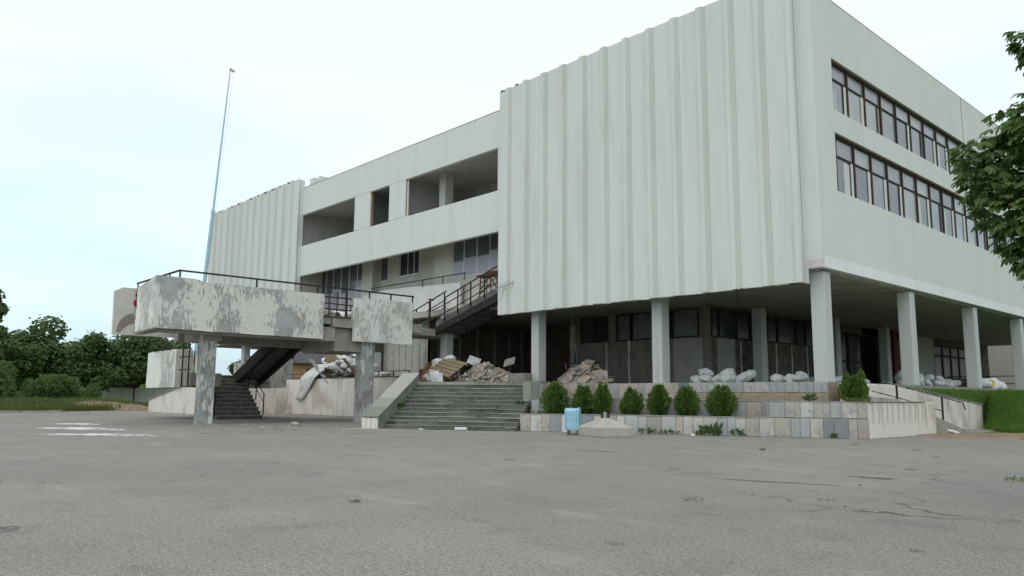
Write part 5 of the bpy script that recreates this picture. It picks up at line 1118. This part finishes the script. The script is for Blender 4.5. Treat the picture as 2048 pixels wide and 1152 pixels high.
# plastic sheet draped over the wall
b = MB(); N, Mm = 12, 18
vs = []
for j in range(Mm+1):
    f = j/Mm
    for i in range(N+1):
        u = i/N
        if f < .35: x = -55.3-2.0*f/.35*.55+u*2.3; z = 3.9-(f/.35)*1.0; y = 30.1-.62*f/.35
        else: g_ = (f-.35)/.65; x = -56.4+u*2.3*(1-.5*g_)-.9*g_; z = 2.9-1.75*g_; y = 29.44-.05*g_
        k = .12*sin(u*19+f*5)+.06*mnoise.noise((u*6, f*6, 2)); vs.append((x, y-k*.9-.06, z+.12*mnoise.noise((u*4, f*4, 8))))
b.add(vs, [(j*(N+1)+i, j*(N+1)+i+1, (j+1)*(N+1)+i+1, (j+1)*(N+1)+i) for j in range(Mm) for i in range(N)])
o = b.build('plastic_sheet', m_plain('plastic_film', (.74, .74, .72), (.60, .61, .60), 3, .4, .4, .01), smooth=True); so_ = o.modifiers.new('thick', 'SOLIDIFY'); so_.thickness = .012
thing1(o, (-56.5, 29.5, 1.1), 'white plastic sheet hanging down over the terrace wall from the rubbish heap', 'plastic sheet')
b = MB(); b.box(-61.5, -57.0, 33.0, 33.3, 7.78, 8.25); o = b.build('blue_tarpaulin', m_plain('blue_tarp', (.03, .14, .26), (.02, .09, .18), 3), bevel=.05); thing1(o, (-59, 33, 7.78), 'folded blue tarpaulin on the balcony behind the walkway rail', 'tarpaulin')
# loose heap on the walkway
rnd = random.Random(12)
for i in range(14):
    sack(-40.6-rnd.random()*1.6, 21.0+rnd.random()*3.4, 5.86+rnd.random()*.45, rnd.uniform(.5, .8), SKW, 'white lump of torn insulation on the walkway between the two parapet panels', 'white debris on the walkway', rnd)
for i in range(7):
    o = link('broken_slab', rnd.choice(SLB), loc=(-39.9-rnd.random()*.8, 21.3+rnd.random()*1.9, 5.95+rnd.random()*.2), rot=(rnd.uniform(-.5, .5), rnd.uniform(-.5, .5), rnd.uniform(0, 6))); tag(o, 'reddish broken slab on the walkway between the two parapet panels', 'slab', 'broken slabs on the walkway')
# bits on the ground
M_STONE = m_plain('stone_bit', (.50, .46, .42), (.36, .30, .27), 8, .9, .15, .005)
def stone_mesh(seed, m):
    bm = bmesh.new(); bmesh.ops.create_icosphere(bm, subdivisions=1, radius=.5)
    for v in bm.verts: v.co *= 1+.45*mnoise.noise(v.co*2+Vector((seed*3.1, 0, 0))); v.co.z *= .6
    me = bpy.data.meshes.new('stone'); bm.to_mesh(me); bm.free(); me.materials.append(m); return me
STM = [stone_mesh(i, M_STONE if i % 3 else M_SLABG) for i in range(6)]; rnd = random.Random(33)
for i in range(44):
    x = -34+rnd.gauss(0, 2.2); y = 16.2+rnd.gauss(0, 1.7); s = rnd.choice((.05, .06, .08, .1, .14))
    o = link('stone', rnd.choice(STM), loc=(x, y, .2*s), rot=(0, 0, rnd.uniform(0, 6))); o.scale = (s*1.5, s, s*1.2); tag(o, 'small loose stone chip scattered on the asphalt between the left pier and the steps', 'stone', 'stone chips scattered before the staircase')
o = link('stone', STM[1], loc=(-36.2, 18.6, .1), rot=(0, 0, .5)); o.scale = (.5, .34, .32); tag(o, 'largest dark stone lying on the asphalt before the white wall', 'stone')
for i in range(20):
    x = rnd.uniform(-14, -3); y = rnd.uniform(8, 24); s = rnd.choice((.02, .025, .035, .05))
    o = link('stone', rnd.choice(STM), loc=(x, y, .2*s), rot=(0, 0, rnd.uniform(0, 6))); o.scale = (s*1.4, s, s); tag(o, 'tiny pebble lying on the open asphalt in the foreground', 'stone', 'pebbles on the open asphalt')
q = P(4.0, -.45, 0); b = MB(); b.tube([q-S*.28+Vector((0, 0, .075)), q+S*.28+Vector((0, 0, .075))], .075, 10); o = b.build('white_roll', M_SACK); thing1(o, q, 'white rolled paper lying at the foot of the steps', 'roll')
q = P(2.2, -.75, 0); b = MB(); b.box(q.x-.08, q.x+.08, q.y-.06, q.y+.06, 0, .07, .02); o = b.build('paper_scrap', M_SACK); thing1(o, q, 'small white paper scrap on the asphalt left of the white roll', 'scrap')
q = PA_+D1*7.55+N1*.4; b = MB(); b.box(q.x-.1, q.x+.1, q.y-.04, q.y+.05, 0, .06, .03); o = b.build('paper_scrap', M_SACK); thing1(o, q, 'small white scrap at the foot of the marble planter wall', 'scrap')
o = link('rubble_sack', SKW[2], loc=(-12.4, 37.6, .12), rot=(0, .3, 1)); o.scale = (.55, .35, .3); tag(o, 'torn white rag on the dirt at the end of the planter side wall', 'rag')
b = MB(); b.box(-47.5, -46.7, 29.0, 29.3, 0, .18, .04); o = b.build('brick_piece', M_BRICK); thing1(o, (-47.1, 29.15, 0), 'orange brick lump at the foot of the white terrace wall', 'brick')
# ================================================================ BACKGROUND BUILDINGS
HS = empty('orange_house', (-133, 68, 0), 'orange brick house with a dark hipped roof seen under the walkway', 'house')
hx0, hx1, hy0, hy1 = -141, -130, 60.5, 82
box('wall', m_plain('orange_render', (.50, .31, .18), (.44, .27, .155), .6), HS, hx0, hx1, hy0, hy1, 4.6, 7.4)
box('wall', m_plain('red_brickwork', (.38, .13, .075), (.33, .115, .065), .8), HS, hx0, hx1+.03, hy0-.03, hy1, 0, 4.6)
b = MB(); e0 = [(hx0-1, hy0-1, 7.2), (hx1+1.4, hy0-1, 7.2), (hx1+1.4, hy1+1, 7.2), (hx0-1, hy1+1, 7.2)]
b.add(e0+[(-135, hy0+6, 11.0), (-135, hy1-6, 11.0)], [(0, 1, 4), (1, 2, 5, 4), (2, 3, 5), (3, 0, 4, 5), (3, 2, 1, 0)]); b.build('roof', m_plain('dark_tiles', (.10, .09, .10), (.07, .065, .07), .8, .8, .3), HS)
box('chimney', M_BRICK, HS, -134.6, -134, 73.5, 74.1, 9.8, 12.4)
for y in (64, 68.5, 73, 77.5):
    box('window', M_GLASSD, HS, hx1+.005, hx1+.06, y, y+1.4, 5.3, 6.3 if y > 64 else 5.7); box('window', M_GLASS, HS, hx1+.035, hx1+.1, y, y+1.5, 1.6, 3.6)
LP = empty('lamp_post', (-120, 60.5, 0), 'thin grey lamp post in front of the orange house', 'lamp post')
b = MB(); b.tube([(-120, 60.6, 0), (-120, 60.6, 7.4)], [.16, .11], 8); b.build('pole', M_GREY, LP); b = MB(); b.tube([(-120, 60.6, 7.4), (-120, 60.6, 8.2)], [.22, .42], 8); b.build('lamp_head', M_RAIL, LP)
GP = empty('gate_pillar', (-122, 57, 0), 'pale fence pillar with a white cap before the orange house', 'pillar')
box('shaft', M_BOARD, GP, -122.4, -121.6, 56.6, 57.4, 0, 3.2); box('cap', M_WFRAME, GP, -122.6, -121.4, 56.4, 57.6, 3.2, 3.6)
# wing beyond the far end of the undercroft
FW = empty('rear_wing', (-12, 100, 0), 'pale rear wing with two dark windows seen under the right overhang', 'building')
box('wall', m_facade('rear_wall', (.62, .61, .56), (.50, .49, .45)), FW, -42, 20, 98, 104, 0, 9.5)
for x in (-23.4, -19.4): 
    f = box('window', M_WFRAME, FW, x-.15, x+3.1, 97.9, 98.02, 6.2, 8.7); box('pane', M_GLASSD, f, x, x+2.95, 97.86, 97.895, 6.3, 8.6)
FR = empty('terrace_rail', (-18, 74, T), 'dark low railing across the far end of the terrace', 'railing')
for z in (.7, 1.35): b = MB(); b.bar((-25.3, 76, T+z), (-13, 76, T+z), .07); b.build('rail', M_RAIL, FR)
for x in (-25.2, -22, -19, -16, -13): b = MB(); b.bar((x, 76, T), (x, 76, T+1.35), .08); b.build('post', M_RAIL, FR)
b = MB(); b.box(-12.6, -11.4, 55.5, 56.3, 2.1, 2.9); o = b.build('orange_crate', m_plain('orange_board', (.45, .20, .06), (.36, .16, .05), 3), bevel=.02); thing1(o, (-12, 55.9, 2.1), 'orange wooden box at the right edge of the picture above the grass', 'crate')
bpy.context.view_layer.update()
